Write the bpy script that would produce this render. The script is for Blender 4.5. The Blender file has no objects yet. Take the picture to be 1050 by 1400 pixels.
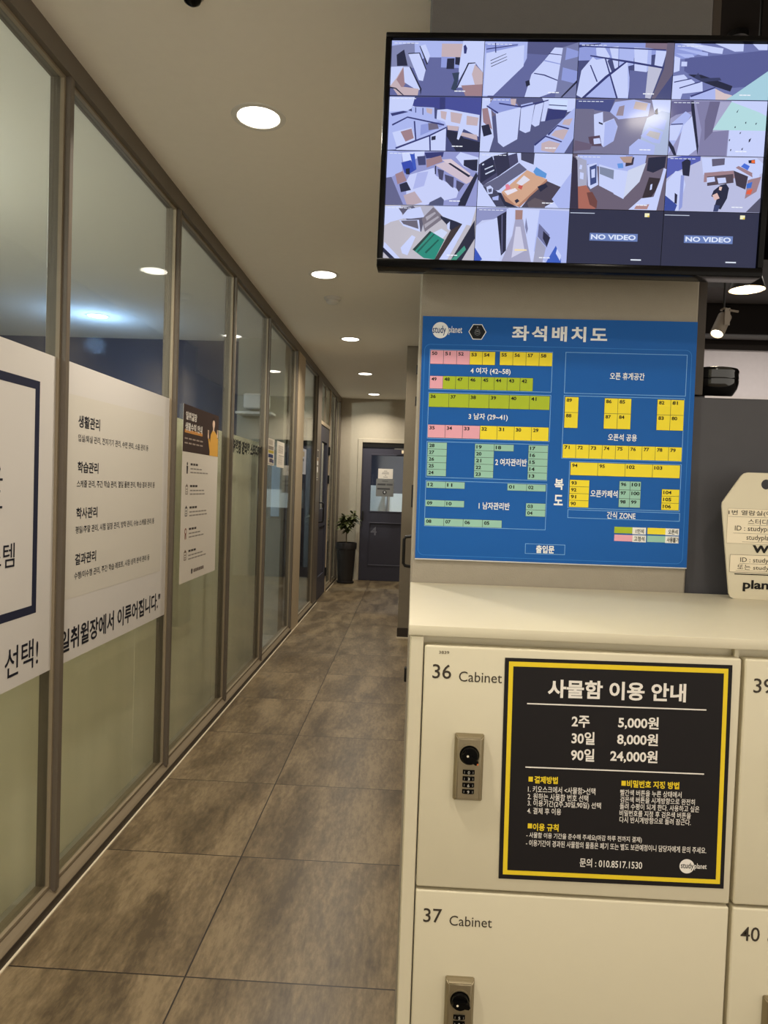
import bpy, bmesh, math, random
from mathutils import Vector, Matrix

random.seed(7)
PI = math.pi
C = bpy.context.scene.collection
SC = bpy.context.scene

# ------------------------------------------------------------------ camera
F_PX = 970.0
CAM_Z = 1.278
cam_data = bpy.data.cameras.new('camera')
cam_data.sensor_fit = 'VERTICAL'
cam_data.sensor_height = 36.0
cam_data.lens = 36.0 * F_PX / 1400.0
cam_data.clip_start = 0.02
cam = bpy.data.objects.new('camera', cam_data)
C.objects.link(cam)
# corridor axis (+Y) and up (+Z) seen from the camera: slight left turn, 1.8 deg down, 2.1 deg roll
yc = Vector((40 / F_PX, 31 / F_PX, -1.0)).normalized()
up = Vector((0.0362, 1.0, 0.0))
zc = (up - yc * up.dot(yc)).normalized()
xc = yc.cross(zc)
cam.matrix_world = Matrix((xc, yc, zc)).to_4x4()
cam.location = (0.0, 0.0, CAM_Z)
SC.camera = cam

# ------------------------------------------------------------------ view, world
SC.view_settings.view_transform = 'Standard'
SC.view_settings.look = 'None'
SC.view_settings.gamma = 1.0
SC.view_settings.use_curve_mapping = False
SC.view_settings.exposure = 0.12
world = bpy.data.worlds.new('world')
SC.world = world
world.use_nodes = True
world.node_tree.nodes['Background'].inputs[0].default_value = (1.0, 0.92, 0.80, 1)
world.node_tree.nodes['Background'].inputs[1].default_value = 1.35

LAMP_W = 11.0            # corridor downlights
LOBBY_W = 5.5           # lobby downlights behind the camera
WARM = (1.0, 0.91, 0.78)
COOL = (0.62, 0.78, 1.0)

# ------------------------------------------------------------------ materials
def lin(c):
    o = []
    for v in c[:3]:
        v = v / 255.0
        o.append(v / 12.92 if v <= 0.04045 else ((v + 0.055) / 1.055) ** 2.4)
    return (*o, 1.0)

def new_mat(name):
    m = bpy.data.materials.new(name)
    m.use_nodes = True
    nt = m.node_tree
    return m, nt, nt.nodes, nt.links, nt.nodes['Principled BSDF']

def paint(name, c, rough=0.5, metal=0.0, spec=0.5, var=0.06, scale=30.0, bump=0.0, bscale=300.0):
    """painted / plain surface: base colour with a little procedural unevenness"""
    m, nt, N, L, P = new_mat(name)
    tc = N.new('ShaderNodeTexCoord')
    nz = N.new('ShaderNodeTexNoise'); nz.inputs['Scale'].default_value = scale; nz.inputs['Detail'].default_value = 4
    L.new(tc.outputs['Object'], nz.inputs['Vector'])
    mx = N.new('ShaderNodeMix'); mx.data_type = 'RGBA'
    b = lin(c)
    mx.inputs[6].default_value = (b[0] * (1 - var), b[1] * (1 - var), b[2] * (1 - var), 1)
    mx.inputs[7].default_value = (min(1, b[0] * (1 + var)), min(1, b[1] * (1 + var)), min(1, b[2] * (1 + var)), 1)
    L.new(nz.outputs['Fac'], mx.inputs[0])
    L.new(mx.outputs[2], P.inputs['Base Color'])
    P.inputs['Roughness'].default_value = rough
    P.inputs['Metallic'].default_value = metal
    P.inputs['Specular IOR Level'].default_value = spec
    if bump:
        n2 = N.new('ShaderNodeTexNoise'); n2.inputs['Scale'].default_value = bscale
        L.new(tc.outputs['Object'], n2.inputs['Vector'])
        bp = N.new('ShaderNodeBump'); bp.inputs['Strength'].default_value = bump; bp.inputs['Distance'].default_value = 0.002
        L.new(n2.outputs['Fac'], bp.inputs['Height']); L.new(bp.outputs['Normal'], P.inputs['Normal'])
    return m

def printed(name, rough=0.45, spec=0.4):
    m, nt, N, L, P = new_mat(name)
    a = N.new('ShaderNodeAttribute'); a.attribute_name = 'Col'
    L.new(a.outputs['Color'], P.inputs['Base Color'])
    P.inputs['Roughness'].default_value = rough
    P.inputs['Specular IOR Level'].default_value = spec
    return m

def screen_mat(name, strength):
    m, nt, N, L, P = new_mat(name)
    a = N.new('ShaderNodeAttribute'); a.attribute_name = 'Col'
    P.inputs['Base Color'].default_value = (0.01, 0.01, 0.012, 1)
    P.inputs['Roughness'].default_value = 0.09
    P.inputs['Specular IOR Level'].default_value = 0.14
    L.new(a.outputs['Color'], P.inputs['Emission Color'])
    P.inputs['Emission Strength'].default_value = strength
    return m

def emit(name, c, s):
    m, nt, N, L, P = new_mat(name)
    P.inputs['Base Color'].default_value = (0.8, 0.8, 0.8, 1)
    P.inputs['Emission Color'].default_value = (*c, 1)
    P.inputs['Emission Strength'].default_value = s
    return m

def schlick(N, L, f0=0.045):
    g = N.new('ShaderNodeNewGeometry')
    d = N.new('ShaderNodeVectorMath'); d.operation = 'DOT_PRODUCT'
    L.new(g.outputs['Incoming'], d.inputs[0]); L.new(g.outputs['Normal'], d.inputs[1])
    a = N.new('ShaderNodeMath'); a.operation = 'ABSOLUTE'; L.new(d.outputs['Value'], a.inputs[0])
    s = N.new('ShaderNodeMath'); s.operation = 'SUBTRACT'; s.inputs[0].default_value = 1; L.new(a.outputs[0], s.inputs[1])
    p = N.new('ShaderNodeMath'); p.operation = 'POWER'; p.inputs[1].default_value = 5; L.new(s.outputs[0], p.inputs[0])
    k = N.new('ShaderNodeMath'); k.operation = 'MULTIPLY_ADD'; k.inputs[1].default_value = 1 - f0; k.inputs[2].default_value = f0
    L.new(p.outputs[0], k.inputs[0])
    return k.outputs[0]

def glass_mat(name, tint, rough=0.02, f0=0.045):
    m = bpy.data.materials.new(name); m.use_nodes = True
    nt = m.node_tree; N = nt.nodes; L = nt.links; N.clear()
    out = N.new('ShaderNodeOutputMaterial')
    tr = N.new('ShaderNodeBsdfTransparent'); tr.inputs[0].default_value = (*tint, 1)
    gl = N.new('ShaderNodeBsdfGlossy'); gl.inputs['Roughness'].default_value = rough
    # faint wiping marks make the gloss uneven
    tc = N.new('ShaderNodeTexCoord'); mp = N.new('ShaderNodeMapping'); mp.inputs['Scale'].default_value = (3, 9, 1.2)
    nz = N.new('ShaderNodeTexNoise'); nz.inputs['Scale'].default_value = 3; nz.inputs['Detail'].default_value = 5
    L.new(tc.outputs['Object'], mp.inputs[0]); L.new(mp.outputs[0], nz.inputs['Vector'])
    mr = N.new('ShaderNodeMapRange'); mr.inputs[1].default_value = 0.4; mr.inputs[2].default_value = 0.75
    mr.inputs[3].default_value = rough; mr.inputs[4].default_value = rough + 0.07
    L.new(nz.outputs['Fac'], mr.inputs[0]); L.new(mr.outputs[0], gl.inputs['Roughness'])
    mx = N.new('ShaderNodeMixShader')
    L.new(schlick(N, L, f0), mx.inputs[0]); L.new(tr.outputs[0], mx.inputs[1]); L.new(gl.outputs[0], mx.inputs[2])
    L.new(mx.outputs[0], out.inputs[0])
    return m

def film_mat(name, c, clear):
    """thin milky film: partly see-through, partly scattering"""
    m = bpy.data.materials.new(name); m.use_nodes = True
    nt = m.node_tree; N = nt.nodes; L = nt.links; N.clear()
    out = N.new('ShaderNodeOutputMaterial')
    tc = N.new('ShaderNodeTexCoord'); mp = N.new('ShaderNodeMapping'); mp.inputs['Scale'].default_value = (1, 7, 0.35)
    nz = N.new('ShaderNodeTexNoise'); nz.inputs['Scale'].default_value = 1.3; nz.inputs['Detail'].default_value = 3
    L.new(tc.outputs['Object'], mp.inputs[0]); L.new(mp.outputs[0], nz.inputs['Vector'])
    mc = N.new('ShaderNodeMix'); mc.data_type = 'RGBA'
    b = lin(c)
    mc.inputs[6].default_value = (b[0] * 0.88, b[1] * 0.9, b[2] * 0.88, 1); mc.inputs[7].default_value = (b[0] * 1.1, b[1] * 1.1, b[2] * 1.1, 1)
    L.new(nz.outputs['Fac'], mc.inputs[0])
    df = N.new('ShaderNodeBsdfDiffuse'); L.new(mc.outputs[2], df.inputs[0])
    tl = N.new('ShaderNodeBsdfTranslucent'); L.new(mc.outputs[2], tl.inputs[0])
    m1 = N.new('ShaderNodeMixShader'); m1.inputs[0].default_value = 0.42
    L.new(df.outputs[0], m1.inputs[1]); L.new(tl.outputs[0], m1.inputs[2])
    tr = N.new('ShaderNodeBsdfTransparent')
    m2 = N.new('ShaderNodeMixShader'); m2.inputs[0].default_value = clear
    L.new(m1.outputs[0], m2.inputs[1]); L.new(tr.outputs[0], m2.inputs[2])
    L.new(m2.outputs[0], out.inputs[0])
    return m

def floor_mat():
    m, nt, N, L, P = new_mat('concrete_tile')
    tc = N.new('ShaderNodeTexCoord')
    # joints: 0.6 m square tiles, one seam along the corridor at x = -0.543, cross seams at y = 1.77 + 0.6 k
    mp = N.new('ShaderNodeMapping'); mp.inputs['Location'].default_value = (0.543, -1.77, 0)
    L.new(tc.outputs['Object'], mp.inputs[0])
    br = N.new('ShaderNodeTexBrick')
    br.offset = 0.0; br.squash = 1.0
    br.inputs['Scale'].default_value = 1.0; br.inputs['Brick Width'].default_value = 0.6; br.inputs['Row Height'].default_value = 0.6
    br.inputs['Mortar Size'].default_value = 0.0022; br.inputs['Mortar Smooth'].default_value = 0.0; br.inputs['Bias'].default_value = 0.0
    br.inputs['Color1'].default_value = (0.0, 0, 0, 1); br.inputs['Color2'].default_value = (1, 1, 1, 1); br.inputs['Mortar'].default_value = (0.5, 0.5, 0.5, 1)
    L.new(mp.outputs[0], br.inputs['Vector'])
    # offset the clouding per tile
    ad = N.new('ShaderNodeVectorMath'); ad.operation = 'MULTIPLY_ADD'
    ad.inputs[1].default_value = (3.7, 9.1, 0); L.new(br.outputs['Color'], ad.inputs[0]); L.new(tc.outputs['Object'], ad.inputs[2])
    m2 = N.new('ShaderNodeMapping'); m2.inputs['Scale'].default_value = (4.2, 1.15, 1)
    L.new(ad.outputs[0], m2.inputs[0])
    n1 = N.new('ShaderNodeTexNoise'); n1.inputs['Scale'].default_value = 1.6; n1.inputs['Detail'].default_value = 8; n1.inputs['Roughness'].default_value = 0.62; n1.inputs['Distortion'].default_value = 0.3
    L.new(m2.outputs[0], n1.inputs['Vector'])
    m3 = N.new('ShaderNodeMapping'); m3.inputs['Scale'].default_value = (22, 6, 1); L.new(ad.outputs[0], m3.inputs[0])
    n2 = N.new('ShaderNodeTexNoise'); n2.inputs['Scale'].default_value = 3; n2.inputs['Detail'].default_value = 10; n2.inputs['Roughness'].default_value = 0.7
    L.new(m3.outputs[0], n2.inputs['Vector'])
    av = N.new('ShaderNodeMath'); av.operation = 'MULTIPLY_ADD'; av.inputs[1].default_value = 0.42
    sc = N.new('ShaderNodeMath'); sc.operation = 'MULTIPLY'; sc.inputs[1].default_value = 0.65
    L.new(n1.outputs['Fac'], sc.inputs[0]); L.new(n2.outputs['Fac'], av.inputs[0]); L.new(sc.outputs[0], av.inputs[2])
    cr = N.new('ShaderNodeValToRGB')
    cr.color_ramp.elements[0].position = 0.43; cr.color_ramp.elements[0].color = lin((84, 71, 53))
    cr.color_ramp.elements[1].position = 0.63; cr.color_ramp.elements[1].color = lin((140, 122, 93))
    e = cr.color_ramp.elements.new(0.53); e.color = lin((112, 96, 72))
    L.new(av.outputs[0], cr.inputs[0])
    mj = N.new('ShaderNodeMix'); mj.data_type = 'RGBA'; mj.inputs[7].default_value = lin((40, 32, 26))
    L.new(br.outputs['Fac'], mj.inputs[0]); L.new(cr.outputs[0], mj.inputs[6])
    L.new(mj.outputs[2], P.inputs['Base Color'])
    rr = N.new('ShaderNodeMapRange'); rr.inputs[3].default_value = 0.27; rr.inputs[4].default_value = 0.42
    L.new(n1.outputs['Fac'], rr.inputs[0]); L.new(rr.outputs[0], P.inputs['Roughness'])
    P.inputs['Specular IOR Level'].default_value = 0.45
    bp = N.new('ShaderNodeBump'); bp.inputs['Strength'].default_value = 0.3; bp.inputs['Distance'].default_value = 0.002; bp.invert = True
    L.new(br.outputs['Fac'], bp.inputs['Height']); L.new(bp.outputs['Normal'], P.inputs['Normal'])
    return m

M = {
    'ceiling': paint('ceiling_paint', (248, 243, 233), 0.9, spec=0.15, var=0.02),
    'beige': paint('beige_wallcovering', (182, 173, 155), 0.85, spec=0.2, bump=0.35, bscale=420, var=0.05),
    'pillar': paint('grey_plaster', (160, 152, 138), 0.85, spec=0.2, bump=0.4, bscale=500, var=0.05),
    'pillar_shade': paint('shaded_grey_plaster', (106, 103, 101), 0.85, spec=0.2, bump=0.4, bscale=500, var=0.05),  # pillar plaster darkened, shade above the monitor put into the colour
    'greige': paint('greige_panel', (138, 127, 109), 0.6, spec=0.3),
    'taupe': paint('taupe_metal', (104, 94, 82), 0.42, spec=0.5, var=0.04),
    'taupe_pale': paint('pale_taupe_metal', (190, 172, 144), 0.5, spec=0.4, var=0.04),
    'bead': paint('glazing_bead_metal', (146, 132, 110), 0.4, spec=0.5),
    'dark_base': paint('dark_skirting', (52, 42, 33), 0.5),
    'caulk': paint('white_caulk', (226, 212, 184), 0.6),
    'blue_paint': paint('navy_paint', (60, 65, 86), 0.7, spec=0.25),
    'navy_door': paint('navy_door_paint', (63, 62, 74), 0.5, spec=0.35),
    'pale_wall': paint('pale_room_wall', (170, 166, 150), 0.8),
    'pale_blue': paint('pale_blue_wall', (120, 136, 150), 0.8),
    'cafe_white': paint('lavender_white_wall', (214, 208, 214), 0.8),
    'black_ceiling': paint('black_ceiling', (30, 25, 23), 0.8, spec=0.2),
    'duct': paint('dark_grey_duct', (92, 90, 92), 0.6),
    'half_wall': paint('dark_grey_laminate', (74, 73, 77), 0.6, spec=0.3),
    'locker': paint('cream_steel', (214, 205, 179), 0.42, spec=0.4, var=0.015),
    'worktop': paint('cream_laminate', (212, 203, 178), 0.45, spec=0.4, var=0.02),
    'lock_metal': paint('zinc_lock_case', (150, 138, 112), 0.38, metal=0.75),
    'black': paint('black_plastic', (18, 17, 17), 0.35),
    'black_gloss': paint('black_gloss_plastic', (10, 9, 9), 0.2, spec=0.1),
    'black_bowl': paint('black_lacquer', (14, 13, 13), 0.1, spec=0.7),
    'orange': paint('orange_mark', (214, 110, 50), 0.5),
    'white': paint('white_plastic', (230, 228, 222), 0.5),
    'steel': paint('brushed_steel', (175, 172, 165), 0.3, metal=0.9),
    'beige_metal': paint('beige_lamp_metal', (150, 138, 124), 0.4),
    'cream_inner': paint('cream_reflector', (245, 225, 190), 0.5),
    'leaf': paint('green_leaf', (74, 80, 34), 0.5, var=0.45, scale=14),
    'stem': paint('brown_stem', (78, 62, 42), 0.7),
    'soil': paint('potting_soil', (44, 33, 25), 0.95, var=0.3, scale=90),
    'pot': paint('black_pot', (40, 37, 37), 0.5),
    'mark_dark': paint('dark_grey_lettering', (66, 60, 50), 0.6),
    'mark_grey': paint('grey_lettering', (112, 112, 122), 0.6),
    'print': printed('printed_sheet', 0.5, 0.18),
    'print_matt': printed('printed_vinyl', 0.6, 0.3),
    'screen': screen_mat('lit_display', 0.9),
    'lamp': emit('lamp_diffuser', (1.0, 0.92, 0.78), 6.0),
    'lamp_cool': emit('cool_lamp_diffuser', (0.75, 0.87, 1.0), 9.0),
    'spot_glow': emit('spot_bulb', (1.0, 0.86, 0.62), 9.0),
    'glass': glass_mat('window_glass', (0.95, 0.975, 0.955)),
    'board': film_mat('translucent_board', (242, 234, 212), 0.0),
    'sill': paint('sill_metal', (138, 124, 102), 0.42, var=0.04),
    'floor': floor_mat(),
    'pale_floor': paint('pale_vinyl_floor', (176, 170, 156), 0.4),
}

# ------------------------------------------------------------------ mesh helpers
ORG = {}                                  # world position of an object's own frame (unrotated things)

def tag(o, label=None, cat=None, group=None, kind=None):
    if label: o['label'] = label
    if cat: o['category'] = cat
    if group: o['group'] = group
    if kind: o['kind'] = kind
    return o

def thing(name, loc, label=None, cat=None, group=None, kind=None, rot=None):
    o = bpy.data.objects.new(name, None); C.objects.link(o)
    o.empty_display_size = 0.05
    o.location = loc
    if rot: o.rotation_euler = rot
    ORG[o] = Vector(loc) if not rot else Vector((0, 0, 0))
    return tag(o, label, cat, group, kind)

class MB:
    """collects shapes, then links them as one mesh object (world coordinates unless the parent is rotated)"""
    def __init__(s): s.bm = bmesh.new()
    def box(s, x0, y0, z0, x1, y1, z1, bev=0.0, seg=2):
        r = bmesh.ops.create_cube(s.bm, size=1.0)
        vs = r['verts']
        for v in vs:
            v.co = Vector(((x0 + x1) / 2 + v.co.x * abs(x1 - x0), (y0 + y1) / 2 + v.co.y * abs(y1 - y0), (z0 + z1) / 2 + v.co.z * abs(z1 - z0)))
        if bev:
            es = list({e for v in vs for e in v.link_edges})
            bmesh.ops.bevel(s.bm, geom=es, offset=bev, segments=seg, affect='EDGES', profile=0.5)
        return s
    def prism(s, pts, axis, a, b):
        """polygon pts in the two other axes, extruded from a to b along axis"""
        def mk(p, t):
            return {'x': (t, p[0], p[1]), 'y': (p[0], t, p[1]), 'z': (p[0], p[1], t)}[axis]
        lo = [s.bm.verts.new(mk(p, a)) for p in pts]; hi = [s.bm.verts.new(mk(p, b)) for p in pts]
        n = len(pts)
        s.bm.faces.new(lo[::-1]); s.bm.faces.new(hi)
        for i in range(n): s.bm.faces.new((lo[i], lo[(i + 1) % n], hi[(i + 1) % n], hi[i]))
        return s
    def lathe(s, prof, cx, cy, cz, seg=32, mat=None, caps=True):
        """profile (r, z) turned round Z at (cx,cy,cz); mat rotates the whole about that point"""
        rings = []
        for r, z in prof:
            ring = []
            for i in range(seg):
                t = 2 * PI * i / seg
                p = Vector((r * math.cos(t), r * math.sin(t), z))
                if mat: p = mat @ p
                ring.append(s.bm.verts.new((cx + p.x, cy + p.y, cz + p.z)))
            rings.append(ring)
        for a, b in zip(rings, rings[1:]):
            for i in range(seg): s.bm.faces.new((a[i], a[(i + 1) % seg], b[(i + 1) % seg], b[i]))
        if caps and prof[0][0] > 1e-6: s.bm.faces.new(rings[0][::-1])
        if caps and prof[-1][0] > 1e-6: s.bm.faces.new(rings[-1])
        bmesh.ops.remove_doubles(s.bm, verts=[v for r in rings for v in r], dist=1e-6)
        return s
    def tube(s, pts, r, seg=10):
        pts = [Vector(p) for p in pts]; rings = []
        rr = r if isinstance(r, (list, tuple)) else [r] * len(pts)
        prev = None
        for i, p in enumerate(pts):
            d = (pts[min(i + 1, len(pts) - 1)] - pts[max(i - 1, 0)]).normalized()
            u = d.cross(Vector((0, 0, 1)) if abs(d.z) < 0.9 else Vector((1, 0, 0))).normalized() if prev is None else (prev - d * prev.dot(d)).normalized()
            prev = u; w = d.cross(u)
            rings.append([s.bm.verts.new(p + (u * math.cos(2 * PI * k / seg) + w * math.sin(2 * PI * k / seg)) * rr[i]) for k in range(seg)])
        for a, b in zip(rings, rings[1:]):
            for i in range(seg): s.bm.faces.new((a[i], a[(i + 1) % seg], b[(i + 1) % seg], b[i]))
        s.bm.faces.new(rings[0][::-1]); s.bm.faces.new(rings[-1])
        return s
    def build(s, name, mat, parent=None, label=None, smooth=False, kind=None):
        bmesh.ops.recalc_face_normals(s.bm, faces=s.bm.faces)
        off = ORG.get(parent, Vector((0, 0, 0)))
        for v in s.bm.verts: v.co -= off
        me = bpy.data.meshes.new(name); s.bm.to_mesh(me); s.bm.free()
        me.materials.append(mat)
        if smooth:
            me.polygons.foreach_set('use_smooth', [True] * len(me.polygons))
            me.set_sharp_from_angle(angle=math.radians(38))
        o = bpy.data.objects.new(name, me); C.objects.link(o)
        if parent: o.parent = parent
        ORG[o] = off
        return tag(o, label, kind=kind)

def struct(name, mb, mat): return mb.build(name, mat, kind='structure')

GLYPHS = {}
TYPE_SCENE = bpy.data.scenes.new('lettering')
TYPE = bpy.data.curves.new('lettering', 'FONT'); TYPE.resolution_u = 3
TYPE_OBJ = bpy.data.objects.new('lettering', TYPE); TYPE_SCENE.collection.objects.link(TYPE_OBJ)
def glyphs(txt, bold, gap=0.0):
    k = (txt, bold, gap)
    if k not in GLYPHS:
        TYPE.body = txt; TYPE.offset = bold; TYPE.space_character = 1.0 + gap
        vl = TYPE_SCENE.view_layers[0]; vl.update()
        ev = TYPE_OBJ.evaluated_get(vl.depsgraph); me = ev.to_mesh()
        V = [(v.co.x, v.co.y) for v in me.vertices]; Fs = [tuple(p.vertices) for p in me.polygons]
        ev.to_mesh_clear()
        xs = [v[0] for v in V]; ys = [v[1] for v in V]
        GLYPHS[k] = (V, Fs, (min(xs), max(xs), min(ys), max(ys)))
    return GLYPHS[k]

FRONT = (Vector((1, 0, 0)), Vector((0, 0, 1)), Vector((0, -1, 0)))     # seen by someone looking along +Y
LEFTW = (Vector((0, 1, 0)), Vector((0, 0, 1)), Vector((1, 0, 0)))      # on the left wall, seen from the corridor

class Print:
    """flat artwork in metres on one frame: coloured polygons in thin layers, one mesh"""
    def __init__(s, origin, frame=FRONT, step=0.00018):
        s.o = Vector(origin); s.f = frame; s.step = step; s.V = []; s.F = []; s.Cc = []
    def _p(s, x, y, d): return s.o + s.f[0] * x + s.f[1] * y + s.f[2] * d
    def _add(s, P3, faces, col):
        b = len(s.V); s.V += P3; s.F += [tuple(b + i for i in f) for f in faces]; s.Cc += [lin(col)] * len(P3)
    def board(s, pts, t, col, side=None):
        """the sheet itself: polygon (counter-clockwise) with thickness t behind the face"""
        n = len(pts)
        s._add([s._p(x, y, 0) for x, y in pts], [tuple(range(n))], col)
        P3 = [s._p(x, y, 0) for x, y in pts] + [s._p(x, y, -t) for x, y in pts]
        s._add(P3, [tuple(range(2 * n - 1, n - 1, -1))] + [(i, i + n, (i + 1) % n + n, (i + 1) % n) for i in range(n)], side or col)
        return s
    def rect(s, x0, y0, x1, y1, col, l=1):
        d = l * s.step; s._add([s._p(x0, y0, d), s._p(x1, y0, d), s._p(x1, y1, d), s._p(x0, y1, d)], [(0, 1, 2, 3)], col); return s
    def poly(s, pts, col, l=1):
        d = l * s.step
        a = sum(p[0] * q[1] - q[0] * p[1] for p, q in zip(pts, list(pts[1:]) + [pts[0]]))
        if a < 0: pts = pts[::-1]
        s._add([s._p(x, y, d) for x, y in pts], [tuple(range(len(pts)))], col); return s
    def disc(s, x, y, r, col, l=1, n=32, ry=None):
        return s.poly([(x + r * math.cos(2 * PI * i / n), y + (ry or r) * math.sin(2 * PI * i / n)) for i in range(n)], col, l)
    def line(s, pts, w, col, l=1):
        for (ax, ay), (bx, by) in zip(pts, pts[1:]):
            dx, dy = bx - ax, by - ay; q = math.hypot(dx, dy) or 1; nx, ny = -dy / q * w / 2, dx / q * w / 2
            s.poly([(ax - nx, ay - ny), (bx - nx, by - ny), (bx + nx, by + ny), (ax + nx, ay + ny)], col, l)
        return s
    def outline(s, x0, y0, x1, y1, w, col, l=1):
        s.rect(x0, y0, x1, y0 + w, col, l); s.rect(x0, y1 - w, x1, y1, col, l)
        s.rect(x0, y0 + w, x0 + w, y1 - w, col, l); s.rect(x1 - w, y0 + w, x1, y1 - w, col, l); return s
    def text(s, txt, x, ymid, w, h, col, bold=0.0, gap=0.0, l=2):
        """lettering fitted into a box: left edge x, vertical middle ymid, width w (None keeps proportions), height h"""
        V, Fs, (a, b, c, d) = glyphs(txt, bold, gap)
        sy = h / (d - c); sx = sy if w is None else w / (b - a)
        D = l * s.step
        s._add([s._p(x + (vx - a) * sx, ymid + (vy - (c + d) / 2) * sy, D) for vx, vy in V], Fs, col); return s
    def build(s, name, mat, parent=None, label=None):
        off = ORG.get(parent, Vector((0, 0, 0)))
        me = bpy.data.meshes.new(name); me.from_pydata([v - off for v in s.V], [], s.F)
        at = me.color_attributes.new('Col', 'FLOAT_COLOR', 'POINT')
        at.data.foreach_set('color', [c for q in s.Cc for c in q])
        me.materials.append(mat)
        o = bpy.data.objects.new(name, me); C.objects.link(o)
        if parent: o.parent = parent
        ORG[o] = off
        return tag(o, label)
SEAT_BLOCKS = [
    ('pink', 17.7, 400.4, 98.1, 428.6, 3, 1, '50 51 52'),
    ('yellow', 97.8, 400.7, 149.4, 427.7, 2, 1, '53 54'),
    ('yellow', 158.6, 401.2, 264.6, 428.7, 4, 1, '55 56 57 58'),
    ('pink', 18.1, 350.4, 45.1, 376.4, 1, 1, '49'),
    ('green', 44.8, 350.0, 227.5, 376.7, 7, 1, '48 47 46 45 44 43 42'),
    ('green', 17.6, 313.0, 262.7, 341.2, 6, 1, '36 37 38 39 40 41'),
    ('pink', 17.5, 250.4, 123.8, 277.3, 3, 1, '35 34 33'),
    ('yellow', 123.8, 249.8, 262.9, 277.8, 4, 1, '32 31 30 29'),
    ('teal', 18.4, 172.1, 57.9, 241.1, 1, 5, '28 27 26 25 24'),
    ('teal', 114.7, 171.5, 154.0, 240.8, 1, 5, '19 20 21 22 23'),
    ('teal', 154.1, 227.0, 193.8, 240.7, 1, 1, '18'),
    ('teal', 223.5, 170.8, 263.0, 241.1, 1, 5, '17 16 15 14 13'),
    ('teal', 18.3, 147.5, 97.0, 161.3, 2, 1, '12 11'),
    ('teal', 183.6, 147.2, 261.8, 161.5, 2, 1, '01 02'),
    ('teal', 17.8, 109.6, 97.2, 123.2, 2, 1, '09 10'),
    ('teal', 222.7, 95.8, 262.5, 122.9, 1, 2, '03 04'),
    ('teal', 17.2, 70.1, 175.3, 85.8, 4, 1, '08 07 06 05'),
    ('yellow', 293.2, 278.0, 320.7, 340.8, 1, 2, '89 88'),
    ('yellow', 372.6, 278.4, 426.3, 340.2, 2, 2, '86 85 87 84'),
    ('yellow', 477.9, 278.5, 531.5, 340.5, 2, 2, '82 81 83 80'),
    ('yellow', 292.4, 217.1, 531.1, 245.3, 9, 1, '71 72 73 74 75 76 77 78 79'),
    ('yellow', 309.6, 182.6, 529.0, 209.1, 4, 1, '94 95 102 103'),
    ('yellow', 309.4, 117.6, 349.1, 173.5, 1, 4, '93 92 91 90'),
    ('teal', 409.1, 120.5, 452.6, 173.8, 2, 3, '96 101 97 100 98 99'),
    ('yellow', 494.7, 117.8, 529.8, 160.0, 1, 3, '104 105 106'),
    ('green', 403.0, 67.7, 439.4, 80.7, 1, 1, ''),
    ('white', 439.4, 66.8, 466.5, 80.6, 1, 1, ''),
    ('yellow', 469.4, 67.8, 505.6, 80.8, 1, 1, ''),
    ('white', 505.6, 66.9, 532.5, 80.7, 1, 1, ''),
    ('pink', 403.6, 51.7, 440.1, 64.7, 1, 1, ''),
    ('white', 440.1, 50.9, 467.2, 64.8, 1, 1, ''),
    ('teal', 469.5, 51.9, 505.7, 64.9, 1, 1, ''),
    ('white', 505.7, 51.1, 532.6, 64.9, 1, 1, ''),
]
SEAT_FRAMES = [(16.3, 348.6, 265.4, 430.4), (16.4, 248.7, 265.2, 343.3), (16.4, 169.1, 263.5, 243.3), (16.7, 68.8, 264.3, 163.4), (290.8, 347.8, 533.6, 431.0), (290.7, 215.9, 532.0, 343.7), (307.2, 115.5, 531.9, 211.1), (307.6, 95.4, 532.9, 112.8), (224.4, 19.4, 305.5, 40.3)]
SEAT_BORDER = (5.6, 9.4, 541.9, 440.1)
SEAT_TEXTS = [
    ('좌석배치도', 181.4, 466.8, 191.1, 30.5, 0.03, 8),
    ('4 여자 (42~58)', 100.3, 388.0, 81.1, 14.8, 0.015),
    ('3 남자 (29~41)', 99.7, 295.1, 79.5, 14.9, 0.015),
    ('2 여자관리반', 157.3, 204.8, 63.9, 14.9, 0.018),
    ('1 남자관리반', 126.9, 114.6, 63.0, 14.9, 0.018),
    ('오픈 휴게공간', 381.2, 385.0, 69.0, 14.6, 0.015),
    ('오픈석 공용', 382.4, 261.7, 57.7, 14.1, 0.015),
    ('오픈카페석', 352.0, 146.8, 54.5, 14.7, 0.018),
    ('간식 ZONE', 386.9, 103.8, 57.3, 14.7, 0.015),
    ('복', 278.8, 163.3, 18.2, 22.5, 0.03),
    ('도', 278.9, 131.0, 18.2, 21.3, 0.03),
    ('출입문', 246.6, 29.6, 37.1, 16.1, 0.03),
]
SEAT_KEYS = [
    ('1인석', 446.1, 73.0, 16.1, 9.4, 0.02),
    ('오픈석', 511.1, 73.8, 18.9, 10.0, 0.02),
    ('고정석', 443.3, 57.7, 20.8, 10.0, 0.02),
    ('사용불가', 508.9, 57.9, 24.0, 10.6, 0.02),
]
SEAT_LOGO = [
    ('study', 20.9, 468.1, 26.9, 19.6, 0.01),
    ('planet', 53.3, 468.8, 27.3, 17.8, 0.008),
]
SEAT_MARKS = ((36.4, 469.0), (111.5, 467.2))
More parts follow.
